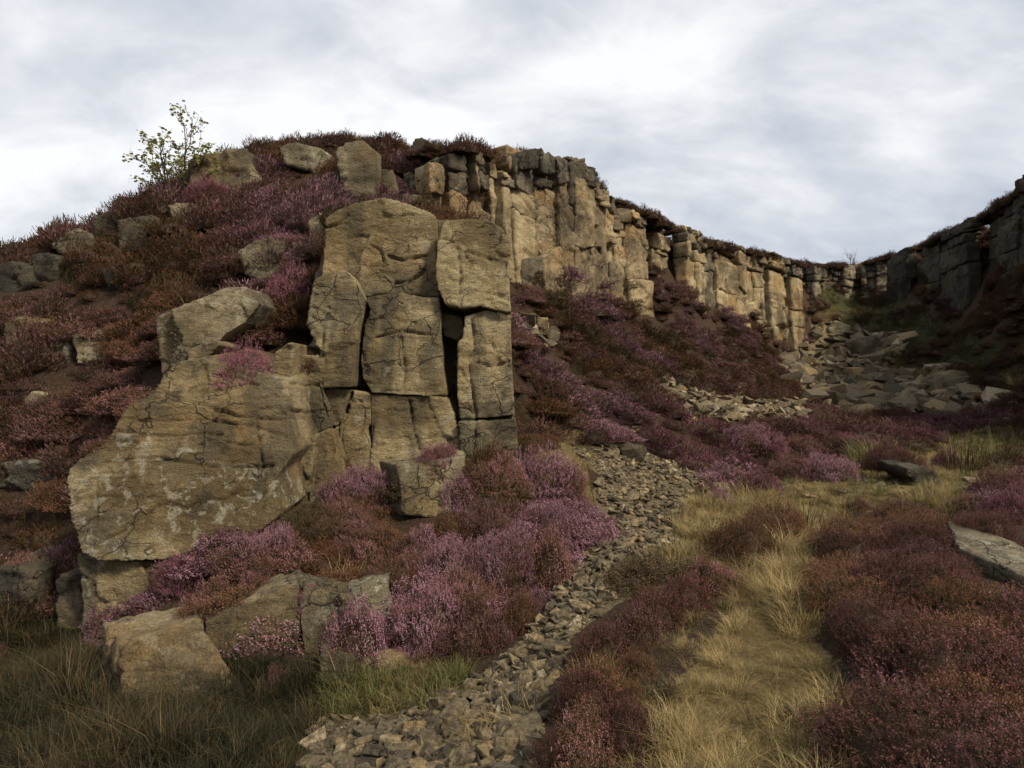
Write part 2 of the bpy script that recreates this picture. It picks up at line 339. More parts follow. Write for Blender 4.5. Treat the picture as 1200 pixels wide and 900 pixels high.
PXC = [(880, 760, 4.28), (930, 650, 6.6), (960, 600, 8.8), (1000, 545, 14), (1000, 520, 18), (1100, 520, 18), (1190, 520, 17), (1190, 560, 12),
       (420, 890, 3.7), (560, 890, 3.4), (480, 860, 3.9), (600, 800, 4.4), (560, 780, 4.9), (650, 740, 4.9), (700, 690, 5.5), (730, 640, 6.8), (735, 600, 8.4), (740, 560, 10.5), (700, 520, 12.0), (660, 520, 11.2), (780, 540, 12.5), (800, 560, 11), (740, 790, 4.0), (680, 880, 3.2), (830, 620, 7.8), (860, 560, 11.5),
       (400, 795, 4.9), (480, 790, 5.0), (680, 620, 8.0), (620, 600, 8.2), (600, 540, 8.7), (640, 510, 9.8), (560, 560, 8.2), (510, 620, 7.4), (470, 680, 6.4), (440, 740, 5.4), (620, 690, 6.0),
       (430, 620, 7.6), (350, 650, 7.0), (250, 690, 6.2), (330, 700, 6.0), (200, 835, 4.8), (300, 800, 4.9), (370, 820, 4.7), (60, 800, 5.4), (0, 880, 4.2), (100, 880, 4.0), (250, 890, 3.7), (0, 740, 7), (60, 720, 7.3),
       (40, 620, 8.4), (20, 540, 9.2), (60, 500, 9.4), (120, 480, 9.2), (20, 440, 10.4), (100, 420, 10.4), (160, 440, 9.4), (20, 370, 12), (100, 350, 11.8), (170, 330, 11.8), (20, 306, 13.8), (100, 282, 14), (0, 312, 14.2), (150, 252, 15), (200, 235, 14.6), (250, 260, 13), (250, 330, 11), (220, 385, 10), (330, 330, 10.4), (330, 270, 12), (340, 225, 14), (300, 180, 17.5), (350, 168, 18.5), (400, 166, 19), (450, 172, 18.5), (500, 184, 16.5),
       (430, 255, 11.5), (480, 255, 11.5), (540, 268, 11.2), (400, 268, 10.4), (210, 405, 8.9), (260, 405, 9.1), (300, 400, 9.3), (340, 395, 9.4),
       (105, 770, 6.2), (180, 720, 6.3), (235, 700, 6.4), (300, 640, 7.0), (400, 575, 8.0), (480, 565, 8.2), (560, 545, 8.4),
       (640, 480, 11.2), (640, 440, 13), (640, 390, 15.5), (612, 352, 16.4), (612, 400, 14.6), (612, 450, 12.5), (700, 500, 11.8), (700, 450, 14.5), (700, 400, 17.2), (760, 490, 13.8), (760, 440, 17), (760, 400, 19.6), (820, 490, 15.5), (820, 440, 20), (820, 395, 23.8), (870, 470, 19), (880, 440, 23.5), (880, 412, 28), (930, 475, 23), (940, 440, 29.5), (950, 420, 34.0),
       (880, 520, 14), (940, 510, 16.5), (1000, 500, 20), (1080, 495, 22), (1160, 490, 21), (1000, 470, 26), (1080, 465, 26), (1160, 465, 23.5), (1000, 430, 33), (1000, 400, 37), (1000, 370, 40), (1050, 400, 35), (1050, 370, 38), (1100, 430, 30), (1100, 390, 33), (1180, 430, 25), (1180, 380, 25.6), (1290, 400, 20)]
pts = [np.array(c, float) for c in CTRL] + [W(*c) for c in PXC] + [np.array([(p_ - CX) / F * y_, y_, z_]) for p_, ya, yb, z_ in PXI for y_ in (ya, yb)]
for cl_ in (CL_MAIN, CL_EAST, CL_END, CL_WEST):
    for q in np.linspace(cl_[0][0], cl_[-1][0], 14):
        p, zb, zt, inn = wall_at(cl_, q)
        pts.append(np.array([*(p - inn * 0.1), zb])); pts.append(np.array([*(p + inn * 1.3), zt - 0.15])); pts.append(np.array([*(p + inn * 3.5), zt + 0.3]))
pts = np.array(pts)
def rk(a, b): return np.sqrt(((a[:, None, :] - b[None]) ** 2).sum(2) + 0.04)
n_ = len(pts)
A_ = np.zeros((n_ + 1, n_ + 1)); A_[:n_, :n_] = rk(pts[:, :2], pts[:, :2]) - 0.05 * np.eye(n_); A_[n_, :n_] = 1; A_[:n_, n_] = 1
w_ = np.linalg.solve(A_, np.append(pts[:, 2], 0))
def axis(lo, hi, fine0, fine1, step, grow):
    a = list(np.arange(fine0, fine1, step)); s = step
    while a[-1] < hi: s *= grow; a.append(a[-1] + s)
    s = step; b = [fine0]
    while b[0] > lo: s *= grow; b.insert(0, b[0] - s)
    return np.array(b[:-1] + a)
gx = axis(-400, 400, -9, 12, 0.09, 1.05); gy = axis(-200, 600, 2.4, 22, 0.09, 1.05)
XX, YY = np.meshgrid(gx, gy)
gp = np.stack([XX.ravel(), YY.ravel()], 1)
HZ = np.concatenate([rk(b, pts[:, :2]) @ w_[:n_] + w_[n_] for b in np.array_split(gp, 30)])
r_far = np.maximum(np.abs(gp[:, 0] - 5) - 60, np.abs(gp[:, 1] - 25) - 60)
bl = np.clip(r_far / 120, 0, 1); HZ = HZ * (1 - bl) + 6 * bl
g3 = np.stack([gp[:, 0], gp[:, 1], np.zeros(len(gp))], 1)
HZ += 0.07 * fbm(g3 * 0.7, 4, 3) * np.clip(gp[:, 1] / 8, 0.25, 1.6) + 0.018 * fbm(g3 * 5, 3, 9)
HG = HZ.reshape(XX.shape)
def hgt(x, y):
    i = np.clip(np.searchsorted(gx, x) - 1, 0, len(gx) - 2); j = np.clip(np.searchsorted(gy, y) - 1, 0, len(gy) - 2)
    u_ = (x - gx[i]) / (gx[i + 1] - gx[i]); v_ = (y - gy[j]) / (gy[j + 1] - gy[j])
    return HG[j, i] * (1 - u_) * (1 - v_) + HG[j, i + 1] * u_ * (1 - v_) + HG[j + 1, i] * (1 - u_) * v_ + HG[j + 1, i + 1] * u_ * v_
def hit(px, py):
    """where the ray through a photo pixel meets the terrain"""
    Y = np.concatenate([np.arange(2.2, 12, 0.02), np.arange(12, 70, 0.06)])
    z = EYE + (CY - py) / F * Y; h = hgt((px - CX) / F * Y, Y)
    k = np.argmax(z < h)
    if not (z < h).any(): return None
    return W(px, py, Y[k])

# regions of ground cover, traced in the photo and carried onto the terrain
R_PATH = [(1010, 1100), (990, 840), (960, 760), (945, 690), (960, 640), (990, 600), (1060, 590), (1110, 600), (1200, 570), (1200, 500), (1150, 497), (1050, 525), (950, 545), (880, 545), (850, 570), (800, 600), (785, 660), (800, 690), (855, 680), (840, 740), (800, 790), (770, 850), (760, 1100)]
R_TOE = [(555, 550), (600, 530), (640, 503), (700, 508), (690, 560), (695, 600), (660, 590), (600, 560)]
R_LEFT = [(0, 715), (100, 720), (115, 835), (300, 765), (380, 800), (450, 770), (560, 775), (520, 830), (430, 850), (350, 880), (330, 1100), (0, 1100)]
R_GULLY = [(660, 518), (730, 508), (800, 545), (835, 560), (800, 600), (782, 640), (765, 685), (720, 715), (675, 750), (650, 790), (640, 830), (620, 1100), (340, 1100), (365, 862), (480, 830), (560, 790), (620, 740), (672, 680), (690, 640), (695, 590), (700, 560)]
R_MID = [(755, 430), (780, 445), (850, 466), (940, 468), (945, 490), (850, 495), (800, 488), (770, 462)]
R_TOP = [(602, 366), (640, 383), (668, 412), (630, 402), (602, 398)]
R_FAR = [(905, 428), (940, 402), (960, 380), (1062, 398), (1040, 430), (1010, 440), (1100, 440), (1175, 468), (1150, 488), (1000, 488), (945, 470)]
R_FARG = [(950, 335), (1060, 345), (1110, 380), (1200, 395), (1200, 462), (1140, 452), (1050, 440), (1040, 398), (960, 378)]
P3 = np.stack([gp[:, 0], gp[:, 1], HZ], 1); PX = proj(P3) + np.stack([fbm(g3 * 1.6, 4, 41), fbm(g3 * 1.6, 4, 47)], 1) * 9; front = gp[:, 1] > 2.0
cov = np.zeros((len(gp), 4), np.float32); cov[:, 3] = 1
def reg(r): return inpoly(PX, r) & front
cov[reg(R_PATH), 0] = 1; cov[reg(R_TOE), 0] = 0.8; cov[reg(R_LEFT), 2] = 1; cov[reg(R_FARG), 2] = 0.7
cov[gp[:, 1] <= 2.0, 0] = 0.8
for r in (R_GULLY, R_MID, R_TOP, R_FAR): cov[reg(r), 1] = 1; cov[reg(r), 0] = 0
nx, ny = len(gx), len(gy)
q = np.arange(nx * ny).reshape(ny, nx)
me = mesh_np('ground', P3, np.stack([q[:-1, :-1], q[:-1, 1:], q[1:, 1:], q[1:, :-1]], 2).reshape(-1, 4), smooth_shade=True)
ca = me.color_attributes.new('cover', 'FLOAT_COLOR', 'POINT'); ca.data.foreach_set('color', cov.ravel())
ground = tag(link('ground', me, MAT['ground']), 'peaty moorland ground of an old stone quarry with path and slopes', 'ground', kind='structure')

# ------------------------------------------------------------------ rocks: outline -> prism -> even mesh -> weathered
JOBS = []
def prism(front, back):
    n = len(front)
    V = np.concatenate([front, back]); fs = [list(range(n))[::-1], [n + k for k in range(n)]]
    fs += [[k, (k + 1) % n, n + (k + 1) % n, n + k] for k in range(n)]
    return V, fs
def inset(poly, d):
    P = np.array(poly, float); n = len(P); c = P.mean(0); out = []
    area = 0.5 * sum(P[k][0] * P[(k + 1) % n][1] - P[(k + 1) % n][0] * P[k][1] for k in range(n)); s = 1 if area > 0 else -1
    for k in range(n):
        e1 = P[k] - P[k - 1]; e2 = P[(k + 1) % n] - P[k]
        m1 = np.array([-e1[1], e1[0]]) / (np.hypot(*e1) + 1e-9); m2 = np.array([-e2[1], e2[0]]) / (np.hypot(*e2) + 1e-9)
        m = m1 + m2; L = np.hypot(*m)
        out.append(P[k] + (s * m / L * d * min(1.6, 2 / L) if L > 0.3 else 0))
    return np.array(out)
def job(name, V, fs, mat, voxel, parent=None, amp=1.0, cell=0.5, bed=1.0, label=None, cat=None, group=None, seed=0, cracks=None, part_label=None, cont=False, face=None, side=0.3):
    JOBS.append(dict(name=name, V=np.asarray(V, float), fs=fs, mat=mat, voxel=voxel, parent=parent, amp=amp, cell=cell, bed=bed, label=label, cat=cat, group=group, seed=seed, cracks=cracks, pl=part_label, cont=cont, face=face, side=side))
def traced(poly, Y, D, ax=0.0, ay=0.0, name='rock_block', gap=0.25, back=(0, 1, 0), bscale=1.0, **kw):
    """outline in photo pixels on a front plane of depth Y (ax, ay: metres of depth per 100 px right / down), D metres thick"""
    P = inset(poly, gap) if gap else np.array(poly, float)
    c = P.mean(0)
    fr = np.array([W(p[0], p[1], Y + ax * (p[0] - c[0]) / 100 + ay * (p[1] - c[1]) / 100) for p in P])
    # a little subdivision of straight runs keeps edges from reading as ruled lines
    fr2 = []
    for k in range(len(fr)):
        a, b = fr[k], fr[(k + 1) % len(fr)]; L = np.linalg.norm(b - a); n = max(1, int(L / 0.35))
        for j in range(n):
            t = j / n; p = a + (b - a) * t
            if j: p = p + RNG.normal(0, 0.012 * min(1, L), 3)
            fr2.append(p)
    fr = np.array(fr2); cen = fr.mean(0)
    bk = cen + (fr - cen) * bscale + np.array(back) * D
    V, fs = prism(fr, bk)
    kw.setdefault('face', (0, -1, 0))
    job(name, V, fs, **kw)

CR = [  # cracks on the buttress, photo pixel runs
    [(382, 266), (398, 262), (408, 252)], [(410, 279), (422, 275), (432, 277)], [(434, 287), (446, 294), (449, 306)], [(463, 332), (478, 331), (490, 324), (497, 318)],
    [(455, 300), (474, 306), (500, 300)], [(536, 290), (540, 320), (538, 345)], [(548, 296), (575, 304)], [(440, 395), (470, 388), (505, 392)], [(470, 395), (474, 430), (472, 455)],
    [(553, 375), (556, 410), (549, 420), (553, 455), (558, 490), (556, 525)], [(560, 425), (575, 430), (598, 424)], [(538, 492), (558, 492), (580, 491), (604, 488)],
    [(190, 458), (207, 468), (240, 474), (280, 487), (333, 492)], [(236, 470), (236, 452), (243, 445), (240, 430)], [(268, 518), (290, 522), (303, 516), (312, 508)], [(150, 490), (190, 492), (240, 490), (300, 500), (335, 512)],
    [(300, 490), (304, 520), (310, 560), (308, 600)], [(255, 438), (280, 444), (303, 452)], [(110, 560), (112, 600), (106, 640)], [(120, 540), (180, 536), (250, 548), (320, 545)], [(130, 505), (200, 510), (260, 508)],
    [(436, 500), (434, 530), (433, 550)], [(480, 470), (484, 500), (492, 530)], [(378, 462), (384, 485), (392, 500)], [(412, 460), (404, 490), (399, 505), (402, 545)], [(365, 370), (380, 385), (378, 410)], [(340, 450), (360, 452), (376, 451)], [(338, 480), (360, 484), (380, 480)]]

crag = empty('rock_buttress', (-2.2, 8.4, 0.2), 'tall jointed pale sandstone buttress with a big lichen patched slab, purple heather at its foot', 'rock outcrop')
VB = 0.0215
def tb(poly, Y, D=1.0, mat='rock', voxel=None, **kw):
    kw.setdefault('amp', 0.72); kw.setdefault('cell', 0.6); kw.setdefault('gap', -0.35); kw.setdefault('side', .12)
    traced(poly, Y, D, mat=MAT[mat], voxel=voxel or VB, parent=crag, cracks=CR, seed=len(JOBS), **kw)
tb([(381, 255), (395, 246), (417, 238), (447, 233), (477, 240), (498, 248), (510, 254), (511, 290), (512, 327), (514, 348), (493, 347), (467, 342), (427, 347), (422, 338), (415, 322), (405, 317), (377, 323), (380, 287)], 8.75, 1.2, ax=0.05, ay=-0.12)
tb([(523, 258), (550, 256), (575, 259), (588, 267), (595, 290), (597, 340), (599, 367), (585, 364), (570, 360), (563, 357), (543, 361), (522, 357), (513, 337), (511, 313), (513, 283), (518, 267)], 8.5, 2.0, ay=-0.1)
tb([(521, 367), (540, 373), (545, 385), (542, 400), (522, 393), (518, 375)], 8.75, 1.0)
tb([(545, 371), (570, 363), (598, 370), (600, 440), (603, 488), (558, 491), (549, 480), (537, 477), (536, 440), (538, 405), (545, 390)], 8.5, 2.0, ay=-0.05)
tb([(537, 478), (549, 481), (558, 492), (603, 489), (606, 515), (606, 560), (545, 560), (541, 530)], 8.42, 2.0, ay=-0.05)
tb([(428, 348), (467, 343), (493, 348), (514, 349), (517, 373), (516, 393), (519, 430), (524, 464), (463, 462), (435, 460), (425, 443), (422, 420), (427, 387), (436, 362)], 8.55, 1.0, ay=-0.1)
tb([(368, 327), (390, 318), (405, 317), (417, 328), (427, 350), (418, 380), (416, 417), (413, 453), (378, 455), (372, 430), (376, 410), (360, 380), (363, 353)], 8.45, 1.0, ay=-0.15)
tb([(416, 352), (430, 350), (440, 380), (430, 460), (411, 460), (414, 400)], 8.85, 1.2, mat='slab')
tb([(435, 462), (480, 464), (524, 466), (533, 487), (538, 517), (541, 540), (540, 575), (433, 580), (434, 520)], 8.5, 1.0, ay=-0.08)
tb([(378, 457), (412, 457), (402, 490), (393, 500), (384, 482)], 8.46, 1.0)
tb([(412, 457), (433, 461), (434, 520), (432, 590), (403, 600), (400, 540), (396, 500), (403, 490)], 8.44, 0.9, ay=-0.1)
tb([(344, 414), (372, 418), (378, 460), (390, 500), (372, 507), (346, 520), (338, 498), (341, 443)], 8.3, 0.9, ay=-0.12)
tb([(346, 521), (371, 508), (365, 548), (352, 600), (330, 620), (325, 560), (342, 536)], 7.95, 0.9, ay=-0.15)
tb([(373, 507), (389, 501), (397, 540), (404, 600), (385, 625), (358, 620), (366, 550)], 8.05, 0.9, ay=-0.15)
tb([(312, 434), (322, 412), (334, 403), (344, 401), (342, 420), (339, 444)], 8.0, 1.2)
tb([(192, 438), (210, 424), (233, 420), (283, 430), (310, 440), (338, 446), (338, 493), (342, 533), (324, 557), (328, 604), (297, 628), (247, 641), (190, 658), (165, 658), (113, 658), (93, 648), (80, 607), (77, 567), (80, 550), (127, 517), (147, 480), (187, 457)], 7.25, 1.2, ax=0.15, ay=-0.42, mat='slab', amp=0.9, cell=0.8, back=(0.1, 1, 0.15))
tb([(92, 648), (113, 659), (162, 659), (176, 691), (150, 704), (125, 735), (118, 790), (100, 800), (96, 705)], 6.75, 1.0, mat='slab')
tb([(164, 659), (192, 658), (250, 641), (260, 690), (200, 730), (160, 720), (177, 691)], 6.8, 1.0, mat='slab')
tb([(250, 641), (300, 627), (330, 604), (360, 610), (350, 680), (260, 690)], 7.2, 1.4, mat='slab')
# inner mass behind the joints
tb([(384, 262), (420, 246), (480, 248), (590, 270), (597, 400), (600, 550), (420, 590), (345, 600), (345, 420), (366, 400), (366, 335)], 9.05, 1.6, mat='beds', amp=0.3, voxel=0.09)
# tilted slabs leaning on the crag's left shoulder
tb([(201, 364), (235, 350), (263, 337), (288, 336), (303, 356), (285, 378), (262, 392), (240, 412), (206, 430), (196, 436), (216, 398)], 8.5, 1.3, ax=0.15, ay=-0.35, mat='boulder')
tb([(183, 371), (205, 363), (217, 397), (197, 432), (190, 440), (186, 410)], 8.6, 1.0, ax=-0.3, mat='boulder')
tb([(221, 411), (250, 398), (256, 404), (245, 416), (222, 424)], 8.25, 0.7, mat='boulder')

# ledge blocks under the crag, each could be levered out
def loose(poly, Y, D, label, mat='boulder', voxel=0.026, group=None, cat='boulder', name='boulder', **kw):
    kw.setdefault('amp', 1.0); kw.setdefault('cell', 0.45); kw.setdefault('side', .4)
    traced(poly, Y, D, name=name, mat=MAT[mat], voxel=voxel, label=label, cat=cat, group=group, seed=len(JOBS), **kw)
def poly3(name, verts, fs, **kw): job(name, np.array(verts), fs, seed=len(JOBS), **kw)
def wedge(name, tf, tb_, bf, bb, **kw):
    """block from four corners each: top front L/R, top back L/R, bottom front L/R, bottom back L/R as (px,py,Y)"""
    v = [W(*p) for p in (*tf, *tb_, *bf, *bb)]      # tfL tfR tbL tbR bfL bfR bbL bbR
    poly3(name, v, [[0, 1, 3, 2], [4, 6, 7, 5], [0, 4, 5, 1], [2, 3, 7, 6], [0, 2, 6, 4], [1, 5, 7, 3]], **kw)
wedge('ledge_block', ((144, 758, 4.95), (236, 738, 5.1)), ((121, 729, 5.65), (232, 704, 6.3)), ((143, 850, 4.75), (296, 815, 4.85)), ((112, 850, 5.5), (250, 800, 6.2)),
      mat=MAT['ledge'], voxel=0.024, amp=0.7, cell=0.5, label='big flat-topped sandstone block at the crag foot, rising from dark grass', cat='boulder')
wedge('ledge_block', ((238, 728, 5.3), (350, 684, 5.55)), ((232, 708, 6.2), (344, 666, 6.5)), ((236, 810, 5.1), (352, 805, 5.2)), ((232, 790, 6.4), (352, 790, 6.6)),
      mat=MAT['ledge'], voxel=0.024, amp=0.8, cell=0.4, label='cracked brown ledge block right of the big flat-topped block', cat='boulder')
wedge('ledge_block', ((351, 686, 5.55), (412, 700, 5.35)), ((345, 672, 6.4), (412, 684, 6.2)), ((353, 806, 5.15), (412, 806, 5.1)), ((350, 800, 6.2), (412, 800, 6.2)),
      mat=MAT['ledge'], voxel=0.024, amp=0.8, cell=0.4, label='narrow upright ledge block beside the palest heather mound', cat='boulder')
wedge('ledge_block', ((412, 690, 5.6), (458, 674, 5.8)), ((404, 684, 6.1), (462, 658, 6.4)), ((400, 740, 5.4), (460, 730, 5.6)), ((400, 740, 6.2), (460, 730, 6.4)),
      mat=MAT['boulder'], voxel=0.026, amp=0.6, cell=0.4, label='pale smooth slab showing between heather mounds on the ledge', cat='boulder')
wedge('ledge_block', ((374, 766, 4.95), (414, 770, 4.9)), ((374, 740, 5.6), (414, 740, 5.6)), ((374, 826, 4.85), (416, 824, 4.8)), ((374, 826, 5.6), (416, 824, 5.6)),
      mat=MAT['ledge'], voxel=0.026, amp=0.8, cell=0.35, label='squat mossy ledge block directly under the palest heather mound', cat='boulder')
wedge('ledge_block', ((416, 768, 5.0), (548, 768, 5.15)), ((416, 740, 5.6), (548, 740, 5.7)), ((417, 822, 4.9), (556, 812, 5.05)), ((417, 822, 5.6), (556, 812, 5.7)),
      mat=MAT['ledge'], voxel=0.03, amp=1.0, cell=0.35, label='long low mossy ledge block overhung by heather above the stony gully', cat='boulder')
wedge('fallen_block', ((466, 546, 7.75), (546, 534, 7.9)), ((446, 540, 8.25), (541, 528, 8.4)), ((474, 605, 7.5), (522, 605, 7.6)), ((446, 600, 8.2), (540, 590, 8.4)),
      mat=MAT['rock'], voxel=0.026, amp=0.6, cell=0.5, label='cube-like fallen block with a dark side, leaning at the buttress foot', cat='boulder')

CLEAR = []; MARKS = []
def short(label):
    cut = min([label.find(k_) for k_ in (' on ', ' between ', ' standing ', ' right ', ' near ', ' lying ', ' half ', ' touching ', ' just ', ' next ', ' perched ', ' with ', ' of ', ' showing ', ' in ', ' among ', ' beside ', ' low ', ' left ', ' at ', ' under ', ',') if label.find(k_) > 8] + [len(label)])
    return label[:cut]
def ground_block(poly, label, mat='boulder', D=None, sink=0.12, row=None, **kw):
    """a loose rock traced in the photo, standing on the terrain under its lower edge"""
    P = np.array(poly, float); py = P[:, 1].max(); px = P[P[:, 1] > py - 0.35 * (py - P[:, 1].min()), 0].mean()
    r0 = row if row else py - 1; h = hit(px, r0)
    while h is None: r0 += 2; h = hit(px, r0)
    Y = h[1]; w = (P[:, 0].max() - P[:, 0].min()) * Y / F; hh = (py - P[:, 1].min()) * Y / F
    CLEAR.append((h[0], Y - 0.2, 0.36 * w + 0.05)); MARKS.append((h, short(label)))
    P = P.copy(); low = P[:, 1] > py - 0.3 * (py - P[:, 1].min()); P[low, 1] += sink * F / Y
    kw.setdefault('ax', random.uniform(-0.25, 0.25))
    loose([tuple(p) for p in P], Y - 0.1, D or max(0.5, 0.8 * w), label, mat=mat, voxel=max(0.028, Y * 0.0036), back=(0, 1, random.uniform(-0.05, 0.15)), **kw)
ground_block([(218, 187), (240, 178), (287, 173), (297, 197), (303, 207), (292, 229), (277, 232), (230, 230), (220, 213)], 'largest square block on the hilltop, beside the green leafed shrub', mat='boulder')
ground_block([(325, 171), (347, 167), (383, 177), (393, 190), (388, 205), (333, 192)], 'long low slab on the hilltop between two upright blocks')
ground_block([(393, 178), (405, 167), (427, 166), (440, 176), (438, 228), (417, 238), (403, 220)], 'tall narrow upright block standing above the buttress top')
ground_block([(438, 196), (460, 197), (467, 222), (450, 226), (440, 215)], 'dark leaning block right of the tall upright block')
ground_block([(472, 203), (480, 201), (495, 213), (499, 224), (484, 224), (476, 216)], 'small pointed pale block near the cliff corner')
ground_block([(466, 229), (478, 225), (494, 229), (504, 244), (488, 247), (470, 240)], 'flat pale block lying just above the buttress top')
ground_block([(477, 175), (486, 164), (494, 160), (504, 168), (506, 176)], 'lone pointed stone on the grassy skyline', mat='dark')
ground_block([(347, 228), (368, 226), (371, 237), (350, 240)], 'small squarish block half buried in russet heather on the upper slope')
ground_block([(360, 256), (376, 247), (383, 262), (379, 282), (364, 278)], 'grey pointed block touching the left edge of the buttress top')
ground_block([(276, 296), (296, 282), (316, 277), (334, 286), (333, 310), (316, 326), (286, 313)], 'leaning pale grey slab half sunk in the rose heather slope')
ground_block([(195, 239), (214, 237), (231, 237), (228, 249), (201, 254)], 'small flat-topped pale block just below the leafy shrub')
ground_block([(108, 258), (127, 246), (140, 250), (136, 272), (128, 284), (113, 278)], 'mossy greenish block on the left shoulder of the hill', mat='dark')
ground_block([(136, 256), (180, 250), (183, 262), (168, 276), (138, 284)], 'brown slab next to the mossy block on the left shoulder', mat='beds')
ground_block([(129, 236), (140, 229), (155, 232), (162, 242), (150, 250), (132, 248)], 'rounded stone perched on the left shoulder under dark heather', mat='dark')
ground_block([(59, 285), (87, 267), (104, 272), (112, 284), (96, 300), (76, 300)], 'sloping brown stone with lichen on the far left skyline', mat='beds')
ground_block([(2, 288), (14, 282), (26, 290), (30, 306), (6, 308)], 'upper dark stone of the shadowy pile at the far left', mat='dark')
ground_block([(-14, 312), (10, 306), (34, 312), (38, 330), (14, 340), (-14, 338)], 'lowest broad dark stone of the shadowy pile at the far left', mat='dark')
ground_block([(34, 298), (56, 296), (70, 304), (68, 326), (40, 330)], 'squat dark stone right of the shadowy pile', mat='dark')
ground_block([(121, 318), (133, 313), (152, 313), (158, 330), (142, 340), (124, 334)], 'grey stone showing through the middle of the rose heather slope', mat='dark')
ground_block([(2, 380), (18, 371), (45, 378), (41, 394), (22, 402), (4, 402)], 'pale split stone in brown heather at the left edge', mat='boulder')
ground_block([(86, 394), (122, 382), (147, 387), (136, 410), (112, 420), (88, 418)], 'broad tan block among brown heather left of the tilted slab')
ground_block([(60, 398), (80, 390), (84, 420), (64, 424)], 'dim brown block beside the broad tan block', mat='beds')
ground_block([(30, 468), (38, 458), (50, 460), (48, 472), (34, 476)], 'small rounded pale stone low on the left heather slope')
ground_block([(-10, 544), (40, 540), (70, 540), (82, 556), (60, 566), (-10, 562)], 'long thin mossy ledge stone left of the lichen slab', mat='beds', D=0.8)
ground_block([(-12, 668), (20, 665), (40, 675), (34, 716), (-12, 720)], 'brown block at the left edge under a heather mound', mat='beds', D=1.0)
ground_block([(64, 682), (78, 672), (92, 676), (100, 722), (68, 740)], 'narrow upright brown block in the gap left of the slab', mat='beds', D=0.8)
wedge('rock_outcrop', ((1122, 640, 5.8), (1215, 682, 4.9)), ((1108, 606, 6.8), (1210, 640, 6.0)), ((1122, 720, 5.6), (1225, 760, 4.8)), ((1100, 670, 7.0), (1225, 700, 6.2)),
      mat=MAT['boulder'], voxel=0.03, amp=0.7, cell=0.7, label='smooth grey whaleback outcrop behind the wine red heather bank', cat='rock')
ground_block([(1061, 548), (1080, 546), (1102, 554), (1102, 566), (1086, 568), (1064, 558)], 'dark flat slab lying in the pale grass beyond the path', mat='dark', D=0.8)
ground_block([(1022, 420), (1040, 408), (1060, 398), (1062, 408), (1044, 424)], 'long leaning slab in the boulder pile below the end wall', D=1.4)
ground_block([(1003, 396), (1026, 392), (1040, 404), (1030, 420), (1008, 418)], 'biggest square block of the boulder pile below the end wall', mat='beds')
ground_block([(1002, 466), (1030, 468), (1034, 484), (1010, 486)], 'tan block at the foot of the far scree beside purple heather')
ground_block([(1060, 450), (1078, 448), (1082, 462), (1064, 466)], 'squarish tan block in the middle of the far scree')
ground_block([(970, 386), (984, 376), (1000, 384), (992, 394), (976, 396)], 'pale tilted slab on top of the far boulder pile')

# ---- quarry cliffs
def cliff_block(parent, cl_, p0, p1, f0, f1, off0, mat, zt=None, depth=0.6, voxel=0.046, lean=0.05, jit=0.05, amp=1.15, cell=0.6, tilt=(0, 0, 0, 0), turn=0.0, gap=-0.012):
    """block of a cliff between photo columns p0,p1 and height fractions f0,f1; off0 metres proud of the wall line"""
    a, zb0, zt0, inn = wall_at(cl_, p0); b, zb1, zt1, _ = wall_at(cl_, p1)
    zb0 -= 0.5; zb1 -= 0.5
    if zt is not None: zt0 = zt1 = zt
    j = lambda s_=jit: RNG.normal(0, s_)
    V = []
    for k, (P, zb, ztp) in enumerate(((a, zb0, zt0), (b, zb1, zt1))):
        for i, f in enumerate((f0, f1)):
            z = zb + (ztp - zb) * f + tilt[2 * i + k]
            o = P - inn * (off0 - lean * (z - zb) + j(jit * .5) + (turn if k else -turn)); V.append((o[0], o[1], z))
    fr = np.array([V[0], V[2], V[3], V[1]])
    cen = fr.mean(0); d_ = fr - cen; fr = fr - d_ / np.linalg.norm(d_, axis=1)[:, None] * gap
    fr2 = []
    for k in range(4):
        p, q2 = fr[k], fr[(k + 1) % 4]; n = 3
        for i in range(n): fr2.append(p + (q2 - p) * i / n + (RNG.normal(0, jit * 0.45, 3) if i else 0))
    fr = np.array(fr2); bk = fr + np.array([inn[0], inn[1], 0]) * depth
    V, fs = prism(fr, bk)
    job('rock_block', V, fs, mat=mat, voxel=voxel, parent=parent, amp=amp, cell=cell, seed=len(JOBS), cont=True, face=(-inn[0], -inn[1], 0), side=.25)
